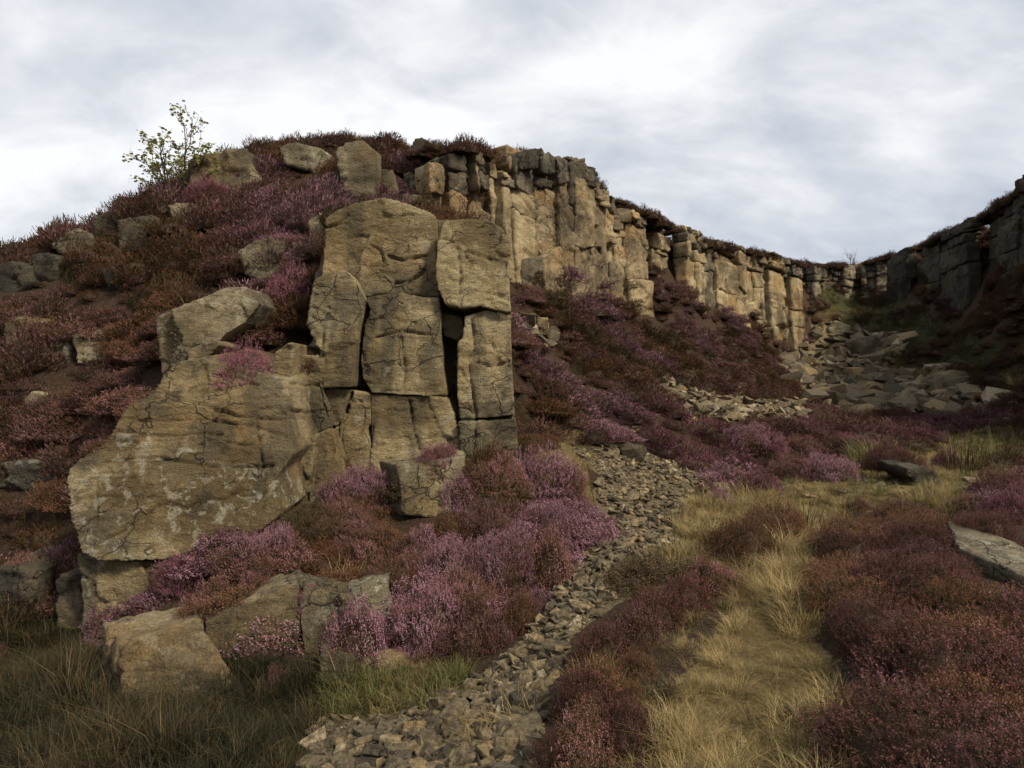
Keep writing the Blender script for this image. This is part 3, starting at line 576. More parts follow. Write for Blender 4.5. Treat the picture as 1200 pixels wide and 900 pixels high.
def column(parent, cl_, p0, p1, off, py_top, splits, mat='cliff', beds=0.2, voxel=0.046, bedmat='beds', over=0.1):
    p, zb, zt, inn = wall_at(cl_, (p0 + p1) / 2)
    top = zrow(py_top, p[1]) if py_top else zt
    wid = np.hypot(*(wall_at(cl_, p1)[0] - wall_at(cl_, p0)[0]))
    f0 = 0.0; cuts = sorted(min(.85 - beds * .5, max(.12, s + RNG.normal(0, .07))) for s in splits) + [1 - beds]; t0, t1 = 0, 0; H = top - zb + 0.5
    for s in cuts:
        last = s == cuts[-1]
        u0, u1 = (0, 0) if last else RNG.normal(0, 0.16 * min(1, wid), 2)
        cliff_block(parent, cl_, p0, p1, f0, s, off + RNG.normal(0, 0.06), MAT[mat], zt=top, voxel=voxel, tilt=(t0, t1, u0, u1), turn=RNG.normal(0, 0.05))
        f0 = s; t0, t1 = u0, u1
    f = 1 - beds
    while f < 1 - 0.01:
        th = RNG.choice([0.12, 0.22, 0.35, 0.5, 0.7]) * RNG.uniform(0.8, 1.2) / H; f1 = min(1, f + th)
        if 1 - f1 < 0.1 / H: f1 = 1
        k = 1 if wid < 0.5 else RNG.integers(1, 3); m0 = p0 + (p1 - p0) * RNG.uniform(0.3, 0.7); xs = [p0, p1] if k == 1 else [p0, m0, p1]
        for a_, b_ in zip(xs[:-1], xs[1:]):
            cliff_block(parent, cl_, a_, b_, f, f1, off + over * 0.3 + RNG.normal(0, over), MAT[bedmat if RNG.random() < 0.55 else mat], zt=top + RNG.normal(0, 0.03), voxel=voxel * .82, jit=0.04, depth=0.55, cell=0.4, turn=RNG.normal(0, 0.06), tilt=tuple(RNG.normal(0, 0.025, 4)), gap=-0.008)
        f = f1
c_main = empty('quarry_cliff', (*wall_at(CL_MAIN, 660)[0], 3.5), 'tallest ochre quarry cliff with vertical joints and dark pinnacles on its skyline', 'cliff')
for a in [(500, 516, .05, 190, [], 'cliff', .34), (516, 524, -.2, 186, [], 'cliff', .36), (524, 543, .15, 184, [.35], 'cliff', .34), (543, 552, -.12, 182, [], 'cliff', .3), (552, 560, .1, 181, [], 'cliff', .3), (560, 573, .0, 180, [.5], 'cliff', .25), (573, 582, -.35, 182, [], 'beds', .2), (582, 592, -.15, 182, [.4], 'cliff', .14),
          (592, 604, .1, 181, [], 'cliff', .2), (604, 633, .05, 173, [.45], 'cliff', .27), (633, 643, .1, 178, [.3], 'cliff', .22), (643, 656, -.05, 180, [.55], 'cliff', .2), (656, 668, .12, 183, [], 'cliff', .16), (668, 690, .25, 186, [.42], 'cliff', .14),
          (690, 703, .1, 212, [.6], 'cliff', .12), (703, 710, .22, 222, [], 'cliff', .1), (710, 722, .1, 228, [.5], 'cliff', .12), (722, 727, -.25, 240, [], 'beds', .15), (727, 737, -.05, 244, [.7], 'cliff', .18), (737, 757, .15, 252, [.4], 'cliff', .1),
          (757, 768, -.35, 258, [.4], 'cliff', .25), (768, 784, -.7, 261, [.3, .55], 'cliff', .3), (784, 799, -.45, 264, [.45], 'cliff', .3)]:
    column(c_main, CL_MAIN, *a[:5], mat=a[5], beds=a[6])
# pinnacles on the skyline and the buttress at the cliff foot
def tc_(poly, cl_, off, D, parent, mat, **kw):
    P = inset(poly, 0.5); out = []
    for p in P:
        w, _, _, inn = wall_at(cl_, p[0]); w = w - inn * off; out.append(W(p[0], p[1], w[1]))
    fr = np.array(out); _, _, _, inn = wall_at(cl_, P[:, 0].mean())
    V, fs = prism(fr, fr + np.array([inn[0], inn[1], 0]) * D)
    job('rock_block', V, fs, mat=MAT[mat], voxel=0.045, parent=parent, seed=len(JOBS), cont=True, cell=0.6, face=(-inn[0], -inn[1], 0), side=.3, **kw)
tc_([(612, 182), (618, 174), (630, 172), (634, 184), (632, 198), (610, 200)], CL_MAIN, .35, 1.0, c_main, 'dark')
tc_([(634, 183), (645, 178), (651, 181), (653, 205), (636, 204)], CL_MAIN, .3, 0.8, c_main, 'beds')
tc_([(652, 184), (656, 181), (663, 185), (668, 192), (666, 215), (656, 216)], CL_MAIN, .32, 0.8, c_main, 'beds')
tc_([(669, 191), (688, 183), (690, 215), (688, 240), (668, 240)], CL_MAIN, .42, 0.9, c_main, 'beds')
tc_([(638, 300), (656, 288), (667, 301), (667, 350), (640, 352)], CL_MAIN, .65, 1.2, c_main, 'cliff')
tc_([(612, 318), (616, 302), (637, 301), (639, 350), (614, 344)], CL_MAIN, .35, 1.2, c_main, 'beds')
tc_([(690, 300), (704, 296), (714, 340), (712, 374), (692, 368)], CL_MAIN, .42, 1.0, c_main, 'cliff')
tc_([(715, 305), (728, 310), (734, 374), (716, 376)], CL_MAIN, .36, 1.0, c_main, 'cliff')
tc_([(668, 338), (688, 344), (690, 372), (668, 364)], CL_MAIN, .36, 0.8, c_main, 'cliff')
c_east = empty('quarry_cliff', (*wall_at(CL_EAST, 870)[0], 3.8), 'farther columnar tan cliff broken by black upright gaps, past the heather filled break', 'cliff')
for a in [(800, 807, .3, 266, [.5], 'cliff', .2), (807, 818, .4, 272, [.6], 'cliff', .25), (817, 840, .0, 284, [.5], 'beds', .2), (840, 863, .12, 286, [.42], 'cliff', .2), (863, 874, .22, 290, [.3, .6], 'cliff', .2), (874, 888, -.1, 292, [.28, .45], 'cliff', .2),
          (888, 898, .1, 293, [.35, .6], 'cliff', .22), (898, 904, -.35, 294, [.5], 'beds', .2), (904, 922, .15, 297, [.2, .38, .52], 'cliff', .18), (922, 929, -.3, 300, [.3, .45], 'beds', .2), (929, 941, .1, 305, [.22, .5], 'cliff', .18), (941, 948, -.1, 311, [.4], 'beds', .2)]:
    column(c_east, CL_EAST, *a[:5], mat=a[5], beds=a[6], voxel=0.075)
c_end = empty('quarry_cliff', (*wall_at(CL_END, 1000)[0], 7.0), 'low broken rock rim closing the far end of the quarry, bare sapling above', 'cliff')
x_ = 952
while x_ < 1046:
    w2 = RNG.uniform(6, 13); column(c_end, CL_END, x_, min(x_ + w2, 1048), RNG.normal(0, .2), None, [.5], mat='beds', beds=.35, voxel=0.09); x_ += w2
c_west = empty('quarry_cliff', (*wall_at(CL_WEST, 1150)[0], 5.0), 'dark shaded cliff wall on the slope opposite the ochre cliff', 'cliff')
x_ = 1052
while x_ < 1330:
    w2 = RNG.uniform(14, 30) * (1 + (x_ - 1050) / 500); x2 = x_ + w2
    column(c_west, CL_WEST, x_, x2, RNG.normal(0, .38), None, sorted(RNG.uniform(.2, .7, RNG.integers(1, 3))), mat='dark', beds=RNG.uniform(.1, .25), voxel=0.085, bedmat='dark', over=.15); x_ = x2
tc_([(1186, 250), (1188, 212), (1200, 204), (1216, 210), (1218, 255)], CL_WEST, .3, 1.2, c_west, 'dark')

# boulders of the far pile and the broken gully in the cliff: simple chipped blocks
def chip_mesh(name, seed, flat=0.55, n=13):
    r = np.random.default_rng(seed); bm = bmesh.new()
    for k in range(n):
        p = r.uniform(-1, 1, 3); p /= np.abs(p).max() ** 0.8 + 1e-6; p *= (0.5, 0.38, 0.5 * flat)
        bm.verts.new(p)
    res = bmesh.ops.convex_hull(bm, input=bm.verts[:])
    bmesh.ops.delete(bm, geom=list({g for g in res['geom_interior'] + res['geom_unused'] if isinstance(g, bmesh.types.BMVert)}), context='VERTS')
    m_ = bpy.data.meshes.new(name); bm.to_mesh(m_); bm.free(); return m_
STONES = [chip_mesh('stone', 100 + k, [0.5, 0.7, 0.35, 0.6, 0.28, 0.8][k % 6], 13 + (k * 5) % 11) for k in range(14)]
for s in STONES: s.materials.append(MAT['stone'])

# ------------------------------------------------------------------ run the rock jobs in one depsgraph pass
tmp = []
for J in JOBS:
    V = J['V']; c = V.mean(0); c[2] = V[:, 2].min(); J['c'] = c
    bm = bmesh.new(); vs = [bm.verts.new(p - c) for p in V]
    for f in J['fs']: bm.faces.new([vs[i] for i in f])
    bmesh.ops.triangulate(bm, faces=[f for f in bm.faces if len(f.verts) > 4], ngon_method='EAR_CLIP')
    bmesh.ops.recalc_face_normals(bm, faces=bm.faces)
    m_ = bpy.data.meshes.new('raw'); bm.to_mesh(m_); bm.free()
    o = bpy.data.objects.new('raw', m_); C.objects.link(o)
    md = o.modifiers.new('r', 'REMESH'); md.mode = 'VOXEL'; md.voxel_size = J['voxel']; md.use_smooth_shade = True
    tmp.append(o)
dg = bpy.context.evaluated_depsgraph_get()
ROCKS = []
for J, o in zip(JOBS, tmp):
    m_ = bpy.data.meshes.new_from_object(o.evaluated_get(dg)); m_.name = J['name']
    nv = len(m_.vertices); co = np.empty(nv * 3, np.float32); m_.vertices.foreach_get('co', co); co = co.reshape(-1, 3).astype(float)
    no = np.empty(nv * 3, np.float32); m_.vertex_normals.foreach_get('vector', no); no = no.reshape(-1, 3).astype(float)
    wc = co + J['c']; p = wc + 13.7 * J['seed'] * np.array([1, .7, .3]); a, cs = J['amp'], J['cell']; vx = J['voxel']
    warp = np.stack([fbm(p * 1.6, 3, 50), fbm(p * 1.6, 3, 60), fbm(p * 1.6, 3, 70)], 1) * 0.16
    q1 = (p + warp) / cs; q1[:, 2] *= 1.15
    id1, of1, e1 = voro(q1, 5)
    id2, of2, e2 = voro((p + warp) / (cs * 0.36) * np.array([1, 1, 1.9]), 15)
    til = of1[:, 0] * (np.sin(id1 * 91)) + of1[:, 2] * np.cos(id1 * 57)
    k = min(1.0, cs / 0.5)
    id3, of3, e3 = voro((p + warp * .6) / (cs * 0.15 if vx < .035 else cs * .3) * np.array([1, 1, 1.5]), 25)
    gat3 = np.clip(fbm(p * 1.7, 2, 85) * 1.6 + 0.4, 0, 1)
    d = a * k * (0.050 * (id1 - 0.5) + 0.045 * til) + a * k * (0.026 * (id2 - 0.5) + 0.014 * of2[:, 2] * np.cos(id2 * 40)) + a * gat3 * (0.016 if vx < .035 else .03) * (id3 - 0.5)
    d -= a * 0.02 * np.exp(-(e1 / 0.035) ** 2) * (id1 > 0.45)
    zb = (wc[:, 2] + 0.07 * fbm(p * np.array([.7, .7, .2]), 3, 33)) / (0.11 if vx < 0.05 else 0.22)
    zi = np.floor(zb); rb = _h(zi.astype(np.int64), zi.astype(np.int64) * 0 + J['seed'], zi.astype(np.int64) * 0, 3)
    gate = np.clip(fbm(p * 0.9, 2, 81) + 0.35, 0, 1)
    d += J['bed'] * gate * (0.022 * (rb - 0.5) - 0.012 * (np.abs(zb - zi - 0.5) > 0.43)) * (1 if vx < 0.05 else 1.8)
    d += 0.020 * fbm(p * 4.1, 3, 20) * a + 0.03 * a * k * fbm(p * 0.9, 2, 25)
    if J['face'] is not None:
        fc = np.clip((no @ np.array(J['face'])) * 1.6, 0, 1); d *= J['side'] + (1 - J['side']) * fc
    if J['cracks']:
        pq = proj(wc); facing = no[:, 1] < 0.1
        for cr_ in J['cracks']:
            dm = np.full(nv, 1e9)
            for (x0, y0), (x1, y1) in zip(cr_[:-1], cr_[1:]):
                dx, dy = x1 - x0, y1 - y0; tt = np.clip(((pq[:, 0] - x0) * dx + (pq[:, 1] - y0) * dy) / (dx * dx + dy * dy), 0, 1)
                dm = np.minimum(dm, np.hypot(pq[:, 0] - x0 - tt * dx, pq[:, 1] - y0 - tt * dy))
            d -= np.where(facing, 0.075 * np.exp(-(dm / 1.5) ** 2) * (0.45 + 0.55 * vnoise(p * 4, 2) ** 2 * 2), 0)
    pc = wc + (0 if J['cont'] else 7.9 * J['seed'])
    def att(k, v_): m_.attributes.new(k, 'FLOAT', 'POINT').data.foreach_set('value', np.clip(v_, 0, 1).astype(np.float32))
    att('tone', 0.5 + 0.55 * fbm(pc * 1.3, 4, 201) + 0.12 * (id1 - 0.5)); att('stain', 0.28 + 0.75 * fbm(pc * np.array([.75, .75, 1.2]), 3, 211))
    att('band', 0.22 + 0.7 * fbm(pc * np.array([.6, .6, 8]), 3, 221)); att('streak', 0.26 + 0.85 * fbm(pc * np.array([3.4, 3.4, .4]), 3, 231))
    att('dark', 0.25 + 0.7 * fbm(pc * 0.8, 4, 241)); att('lich', 0.45 + 0.75 * fbm(pc * 1.1, 3, 251))
    co += no * d[:, None]
    base = J['c'].copy()
    if J['parent']:
        co += J['c'] - np.array(J['parent'].location); base = None
    m_.vertices.foreach_set('co', co.astype(np.float32).ravel()); m_.update()
    ob = link(J['name'], m_, J['mat'], J['parent'], base)
    if not J['parent']: tag(ob, J['label'], J['cat'], J['group'])
    ROCKS.append(ob)
for o in tmp:
    m_ = o.data; bpy.data.objects.remove(o); bpy.data.meshes.remove(m_)

# ------------------------------------------------------------------ plants: sprig and blade meshes
def rot_to(d):
    """(n,3,3) matrices whose z column is d"""
    d = d / np.linalg.norm(d, axis=1)[:, None]
    up = np.where(np.abs(d[:, 2:3]) > 0.95, np.array([[1.0, 0, 0]]), np.array([[0, 0, 1.0]]))
    x = np.cross(up, d); x /= np.linalg.norm(x, axis=1)[:, None]; y = np.cross(d, x)
    return np.stack([x, y, d], 2)
def sprig(seed, bells, leaves):
    """unit heather sprig along +z: stem ribbon, scale leaves below, bells above; quads (k,4,3) and mask (k,)"""
    r = np.random.default_rng(seed); Q, Mk = [], []
    Q.append([(-.014, 0, 0), (.014, 0, 0), (.006, 0, .95), (-.006, 0, .95)]); Mk.append(0.0)
    def bit(t, rad, L, w, el, m_):
        a = r.uniform(0, 6.28); d = np.array([math.cos(a) * math.cos(el), math.sin(a) * math.cos(el), math.sin(el)])
        s_ = np.cross(d, r.normal(0, 1, 3)); s_ /= np.linalg.norm(s_); p = np.array([0, 0, t]) + d * rad
        Q.append([p, p + d * L * .5 + s_ * w, p + d * L, p + d * L * .5 - s_ * w]); Mk.append(m_)
    for k in range(leaves): bit(r.uniform(.0, .55), .01, r.uniform(.12, .2), .018, r.uniform(.5, 1.2), 0.5)
    for k in range(bells): bit(.40 + .6 * (k + r.uniform(0, 1)) / bells, .012, r.uniform(.07, .11), r.uniform(.026, .04), r.uniform(.0, .9), 1.0)
    return np.array(Q, float), np.array(Mk)
SPR_HI = [sprig(k, 13, 7) for k in range(5)]
SPR_MD = [sprig(20 + k, 7, 3) for k in range(4)]
def sprig_lo(seed):
    r = np.random.default_rng(seed); Q = []; Mk = []
    for a in (r.uniform(0, 3.1),):
        c, s_ = math.cos(a), math.sin(a)
        Q.append([(-.03 * c, -.03 * s_, 0), (.03 * c, .03 * s_, 0), (.045 * c, .045 * s_, .5), (-.045 * c, -.045 * s_, .5)]); Mk.append(0.5)
        Q.append([(-.055 * c, -.055 * s_, .42), (.055 * c, .055 * s_, .42), (.075 * s_, .075 * c, .75), (0, 0, 1.02)]); Mk.append(1.0)
        Q.append([(.055 * s_, -.055 * c, .42), (-.055 * s_, .055 * c, .42), (-.05 * c, .06 * s_, .8), (0, 0, .98)]); Mk.append(1.0)
    return np.array(Q, float), np.array(Mk)
SPR_LO = [sprig_lo(40 + k) for k in range(4)]
def mound_r(d, seed):
    return 1 + 0.30 * vnoise(d * 1.9 + seed * 5.1, 7) + 0.16 * vnoise(d * 4.3 + seed * 3.3, 8)
def mound(seed, n, temps, L0, L1, H=0.55, wild=0.35):
    """sprigs standing out of a lumpy cushion 1 m wide -> verts, quads, msk, rnd"""
    r = np.random.default_rng(seed)
    d = r.normal(0, 1, (n, 3)); d[:, 2] = np.abs(d[:, 2]) * 0.95 - 0.12; d /= np.linalg.norm(d, axis=1)[:, None]
    tip = d * np.array([.5, .5, H]) * (mound_r(d, seed) * r.uniform(0.80, 1.06, n))[:, None]
    tip[:, 2] = np.maximum(tip[:, 2], 0.01)
    ax = d * np.array([.75, .75, .6]) + np.array([0, 0, .75]) + r.normal(0, wild, (n, 3)); R_ = rot_to(ax)
    L = r.uniform(L0, L1, n); which = r.integers(0, len(temps), n)
    # flowering patches: rnd drifts across the mound as well as from sprig to sprig
    rn = np.clip(0.5 + 0.42 * vnoise(tip * 3.6 + seed, 11) + r.normal(0, .13, n), 0, 1)
    Vs, Ms, Rs = [], [], []
    for w, (Q, Mk) in enumerate(temps):
        i = np.nonzero(which == w)[0]
        if not len(i): continue
        loc = np.einsum('nij,qkj->nqki', R_[i], Q) * L[i][:, None, None, None] + (tip[i] - R_[i][:, :, 2] * L[i][:, None] * .9)[:, None, None, :]
        Vs.append(loc.reshape(-1, 3)); Ms.append(np.repeat(np.tile(Mk, len(i)), 4)); Rs.append(np.repeat(rn[i], Q.shape[0] * 4))
    V = np.concatenate(Vs); return V, np.arange(len(V)).reshape(-1, 4), np.concatenate(Ms), np.concatenate(Rs)
def core(seed, H=0.55, f=0.74, n=14):
    th = np.linspace(0, 2 * np.pi, n, endpoint=False); ph = np.linspace(-0.15, np.pi / 2, 6)
    d = np.array([(math.cos(a) * math.cos(p), math.sin(a) * math.cos(p), math.sin(p)) for p in ph for a in th])
    V = d * np.array([.5, .5, H]) * (mound_r(d, seed) * f)[:, None]
    q = [[i * n + j, i * n + (j + 1) % n, (i + 1) * n + (j + 1) % n, (i + 1) * n + j] for i in range(5) for j in range(n)]
    return V, np.array(q)
def core_mesh(seed, **kw):
    V, q = core(seed, **kw); m_ = mesh_np('woody_base', V, q, {'msk': np.ones(len(V)), 'rnd': np.full(len(V), .5)}); m_.materials.append(MAT['woody']); return m_
BIG = []; SMALL = []
for k in range(4):
    V, q, mk, rn = mound(k, 2600, SPR_HI, .085, .155); BIG.append((mesh_np('blossom', V, q, {'msk': mk, 'rnd': rn}), core_mesh(k, f=.66)))
for k in range(3):
    V, q, mk, rn = mound(10 + k, 1500, SPR_MD, .15, .26); SMALL.append((mesh_np('blossom', V, q, {'msk': mk, 'rnd': rn}), core_mesh(10 + k, f=.62)))
for m_, _ in BIG + SMALL: m_.materials.append(MAT['mauve'])
COLW = {'mauve': 'mauve flowering', 'magenta': 'magenta flowering', 'rose': 'dusty rose', 'russet': 'russet brown', 'wine': 'wine red', 'olive': 'olive brown'}
def bush(P, w, h, kind, label, group=None, small=None):
    small = (w < 0.62) if small is None else small
    bl_, co_ = random.choice(SMALL if small else BIG)
    o = empty('heather_bush', P, label, 'heather', group)
    o.rotation_euler = (random.uniform(-.1, .1), random.uniform(-.1, .1), random.uniform(0, 6.28))
    o.scale = (w * random.uniform(.82, .95), w * random.uniform(.82, .95), h / 0.62)
    b = bpy.data.objects.new('blossom', bl_); C.objects.link(b); b.parent = o
    b.material_slots[0].link = 'OBJECT'; b.material_slots[0].material = MAT[kind]
    c = bpy.data.objects.new('woody_base', co_); C.objects.link(c); c.parent = o
    return o
bpy.context.view_layer.update()
dg = bpy.context.evaluated_depsgraph_get(); dg.update()
def cast(px, py):
    d = Vector(((px - CX) / F, 1, (CY - py) / F)).normalized()
    ok, loc, nor, i, ob, m_ = SC.ray_cast(dg, Vector((0, 0, EYE)), d)
    return loc if ok else None
def drop(x, y, z0=30):
    ok, loc, nor, i, ob, m_ = SC.ray_cast(dg, Vector((x, y, z0)), Vector((0, 0, -1)))
    return loc
for q_, nm_ in (((500, 575), 'cube-like fallen block'), ((370, 720), 'narrow upright ledge block'), ((435, 682), 'pale smooth ledge slab'), ((480, 790), 'long low mossy ledge block'), ((200, 760), 'big flat-topped block'), ((295, 720), 'cracked brown ledge block'),
                ((120, 640), 'left edge of the lichen slab'), ((250, 560), 'foot of the lichen slab'), ((580, 520), 'right foot of the buttress'), ((1160, 650), 'whaleback outcrop'), ((740, 535), 'head of the scree'), ((640, 346), 'foot of the ochre cliff'),
                ((740, 372), 'far foot of the ochre cliff'), ((850, 480), 'stony streak on the slope'), ((632, 390), 'slabby scree patch under the cliff'), ((960, 620), 'path bend'), ((690, 640), 'upper gully edge'), ((640, 720), 'middle of the gully'), ((400, 470), 'buttress cracks')):
    L_ = cast(*q_)
    if L_ is not None: MARKS.append((np.array(L_), nm_))
def mark_label(kind, P, w, where, bulk=None):
    P = np.array(P); d_ = [np.linalg.norm(P - m_[0]) for m_ in MARKS]; k_ = int(np.argmin(d_)); M_ = MARKS[k_]
    size = 'big ' if w > 1.0 else ('small ' if w < .55 else '')
    if d_[k_] > 2.6: return f'{size}{COLW[kind]} heather mound {where}'
    rel = 'above' if P[2] > M_[0][2] + .3 else ('below' if P[2] < M_[0][2] - .3 else ('close beside' if d_[k_] < .8 else 'near'))
    return f'{size}{COLW[kind]} heather mound {rel} the {M_[1]}'
def put(px, py, wpx, hpx, kind, label=None, group=None, deep=0.0, where=None):
    """bush whose foot is seen at (px,py), wpx by hpx photo pixels big; stands on rock or ground there"""
    L = cast(px, py)
    if L is None: return
    Y = L.y; w = wpx * Y / F; h = hpx * Y / F
    L = L + Vector((L.x, L.y, 0)).normalized() * (0.35 * w + deep); g = hgt(np.array([L.x]), np.array([L.y]))[0]
    z = min(max(g, L.z - 0.15), L.z + 0.25)
    bush(Vector((L.x, L.y, z - 0.03)), w, h * 0.9, kind, label or mark_label(kind, (L.x, L.y, z), w, where), group)
def clump(items, where, grp):
    for (px, py, w, h, kind) in items: put(px, py, w, h, kind, None, grp, where=where)
put(424, 772, 96, 86, 'mauve', 'palest mauve flowering heather mound, overhanging the low mossy ledge block')
clump([(506, 772, 116, 88, 'mauve'), (556, 772, 90, 74, 'rose'), (585, 762, 60, 52, 'rose'), (470, 708, 95, 66, 'rose'), (530, 700, 95, 74, 'mauve'), (596, 705, 112, 92, 'mauve'), (645, 690, 80, 90, 'rose'), (545, 745, 100, 80, 'rose'), (608, 745, 60, 60, 'russet'),
       (625, 600, 108, 62, 'mauve'), (585, 600, 90, 56, 'rose'), (540, 606, 62, 48, 'mauve'), (575, 650, 100, 64, 'rose'), (640, 645, 90, 60, 'mauve'), (520, 650, 70, 50, 'russet'), (660, 600, 60, 50, 'rose'), (480, 668, 60, 44, 'rose')],
      'in the big clump between the buttress foot and the stony gully', 'heather between buttress and gully')
clump([(432, 604, 80, 56, 'mauve'), (400, 606, 56, 50, 'mauve'), (430, 665, 66, 46, 'rose'), (425, 650, 84, 46, 'rose'), (378, 642, 80, 48, 'olive'), (345, 640, 70, 46, 'olive'), (455, 655, 60, 40, 'russet'), (405, 628, 70, 44, 'rose'), (500, 655, 50, 44, 'mauve')],
      'on the ledge below the cracked left half of the buttress', 'heather on the buttress ledge')
clump([(316, 672, 76, 62, 'mauve'), (225, 696, 92, 56, 'magenta'), (284, 676, 66, 50, 'mauve'), (250, 718, 76, 50, 'rose'), (195, 688, 50, 40, 'magenta'), (300, 690, 60, 40, 'rose')],
      'in the row along the foot of the lichen slab', 'heather at the slab foot')
put(366, 694, 50, 36, 'magenta', 'small magenta heather tuft on top of the narrow upright ledge block')
put(515, 541, 66, 46, 'magenta', 'small bright heather tuft on the cube-like fallen block')
put(322, 806, 54, 28, 'rose', 'drooping dull rose heather at the foot of the cracked brown ledge block')
put(402, 532, 38, 32, 'russet', 'tiny russet heather tuft rooted in a buttress crack')
put(528, 452, 12, 16, 'rose', 'tiny heather sprig growing in the tall dark chimney crack')
put(283, 436, 88, 62, 'magenta', 'bright magenta heather clump on the top edge of the lichen slab')
put(342, 380, 88, 66, 'magenta', 'bright magenta heather clump perched left of the buttress head')
put(312, 400, 84, 54, 'rose', 'rose heather clump between two bright magenta clumps on the crag shoulder')
put(365, 418, 40, 30, 'russet', 'small russet heather tuft in the notch above the crag joints')
put(250, 244, 60, 36, 'magenta', 'lone bright magenta heather mound below the largest hilltop block')
clump([(60, 660, 56, 40, 'mauve'), (82, 668, 44, 34, 'mauve'), (30, 660, 50, 34, 'rose')], 'in the shady gap left of the lichen slab', 'heather left of the slab')
# bank between the gully and the path
clump([(705, 785, 80, 66, 'wine'), (745, 765, 80, 64, 'rose'), (765, 740, 80, 60, 'wine'), (800, 725, 80, 60, 'wine'), (835, 700, 70, 56, 'rose'), (705, 835, 100, 70, 'russet'), (690, 850, 90, 74, 'wine'), (730, 890, 90, 70, 'wine'), (690, 908, 100, 74, 'rose'), (745, 800, 60, 50, 'russet'), (735, 845, 60, 54, 'russet'), (650, 908, 70, 54, 'wine')],
      'in the bank between the stony gully and the grassy path', 'heather bank between gully and path')
put(868, 668, 110, 66, 'russet', 'dark russet heather bush left of the path bend')
put(915, 640, 100, 62, 'russet', 'taller russet heather bush at the path bend')
# middle distance
clump([(880, 536, 76, 40, 'mauve'), (908, 540, 44, 28, 'magenta'), (893, 582, 62, 40, 'magenta'), (845, 594, 46, 28, 'mauve'), (930, 562, 62, 34, 'rose'), (972, 564, 66, 38, 'mauve'), (1005, 540, 60, 38, 'magenta'), (1045, 539, 66, 40, 'wine'), (1110, 550, 38, 28, 'magenta'), (940, 538, 50, 32, 'rose')],
      'standing apart in the pale grass beyond the path', 'heather clumps in the pale grass')
put(830, 552, 40, 26, 'magenta', 'smallest vivid magenta heather tuft at the edge of the scree head')
put(620, 362, 46, 26, 'rose', 'round rose heather mound right under the ochre cliff corner')
clump([(575, 548, 60, 30, 'russet'), (615, 535, 60, 26, 'russet'), (640, 525, 40, 20, 'russet'), (560, 540, 40, 24, 'olive')], 'hugging the right foot of the buttress', 'heather at the buttress right foot')
clump([(1150, 625, 90, 60, 'wine'), (1190, 615, 90, 56, 'magenta'), (1185, 590, 90, 46, 'wine')], 'behind the grey whaleback outcrop', 'heather behind the outcrop')
# wine red bank right of the path, standing on the terrain
R_BANK = [(1105, 905), (1068, 830), (1022, 750), (985, 700), (990, 650), (1010, 616), (1060, 604), (1095, 650), (1130, 700), (1250, 745), (1500, 820), (1600, 1100), (1100, 1100)]
bank = []
for k in range(4000):
    p = np.array([RNG.uniform(0.7, 6.5), RNG.uniform(2.2, 8.6)]); z = hgt(p[:1], p[1:])[0]
    pp = proj(np.array([[p[0], p[1], z + 0.15]]))
    if not inpoly(pp, R_BANK)[0]: continue
    if any(np.hypot(*(p - b)) < 0.42 for b in bank): continue
    bank.append(p)
def bank_label(kind, p, w):
    pxp = proj(np.array([[p[0], p[1], .1]]))[0]; edge = min(abs(pxp[0] - x_) for x_ in [np.interp(pxp[1], [616, 650, 700, 750, 830, 905], [1010, 990, 985, 1022, 1068, 1105])]) * p[1] / F
    spot = 'against the whaleback outcrop' if np.hypot(p[0] - 4.4, p[1] - 5.8) < 1.0 else ('spilling over the path edge' if edge < .35 else ('by the path bend' if p[1] > 6.8 else ('one row back from the path' if edge < .9 else 'deep inside the bank')))
    return f'{"broad" if w > .9 else "compact"} {COLW[kind]} heather {spot} right of the path'
for p in bank:
    w = RNG.uniform(.75, 1.05)
    kind = RNG.choice(['wine', 'wine', 'russet', 'wine', 'russet'])
    bush(Vector((p[0], p[1], hgt(p[:1], p[1:])[0] - 0.05)), w, RNG.uniform(.34, .48), kind, bank_label(kind, p, w), 'heather bank right of the grassy path', small=False)

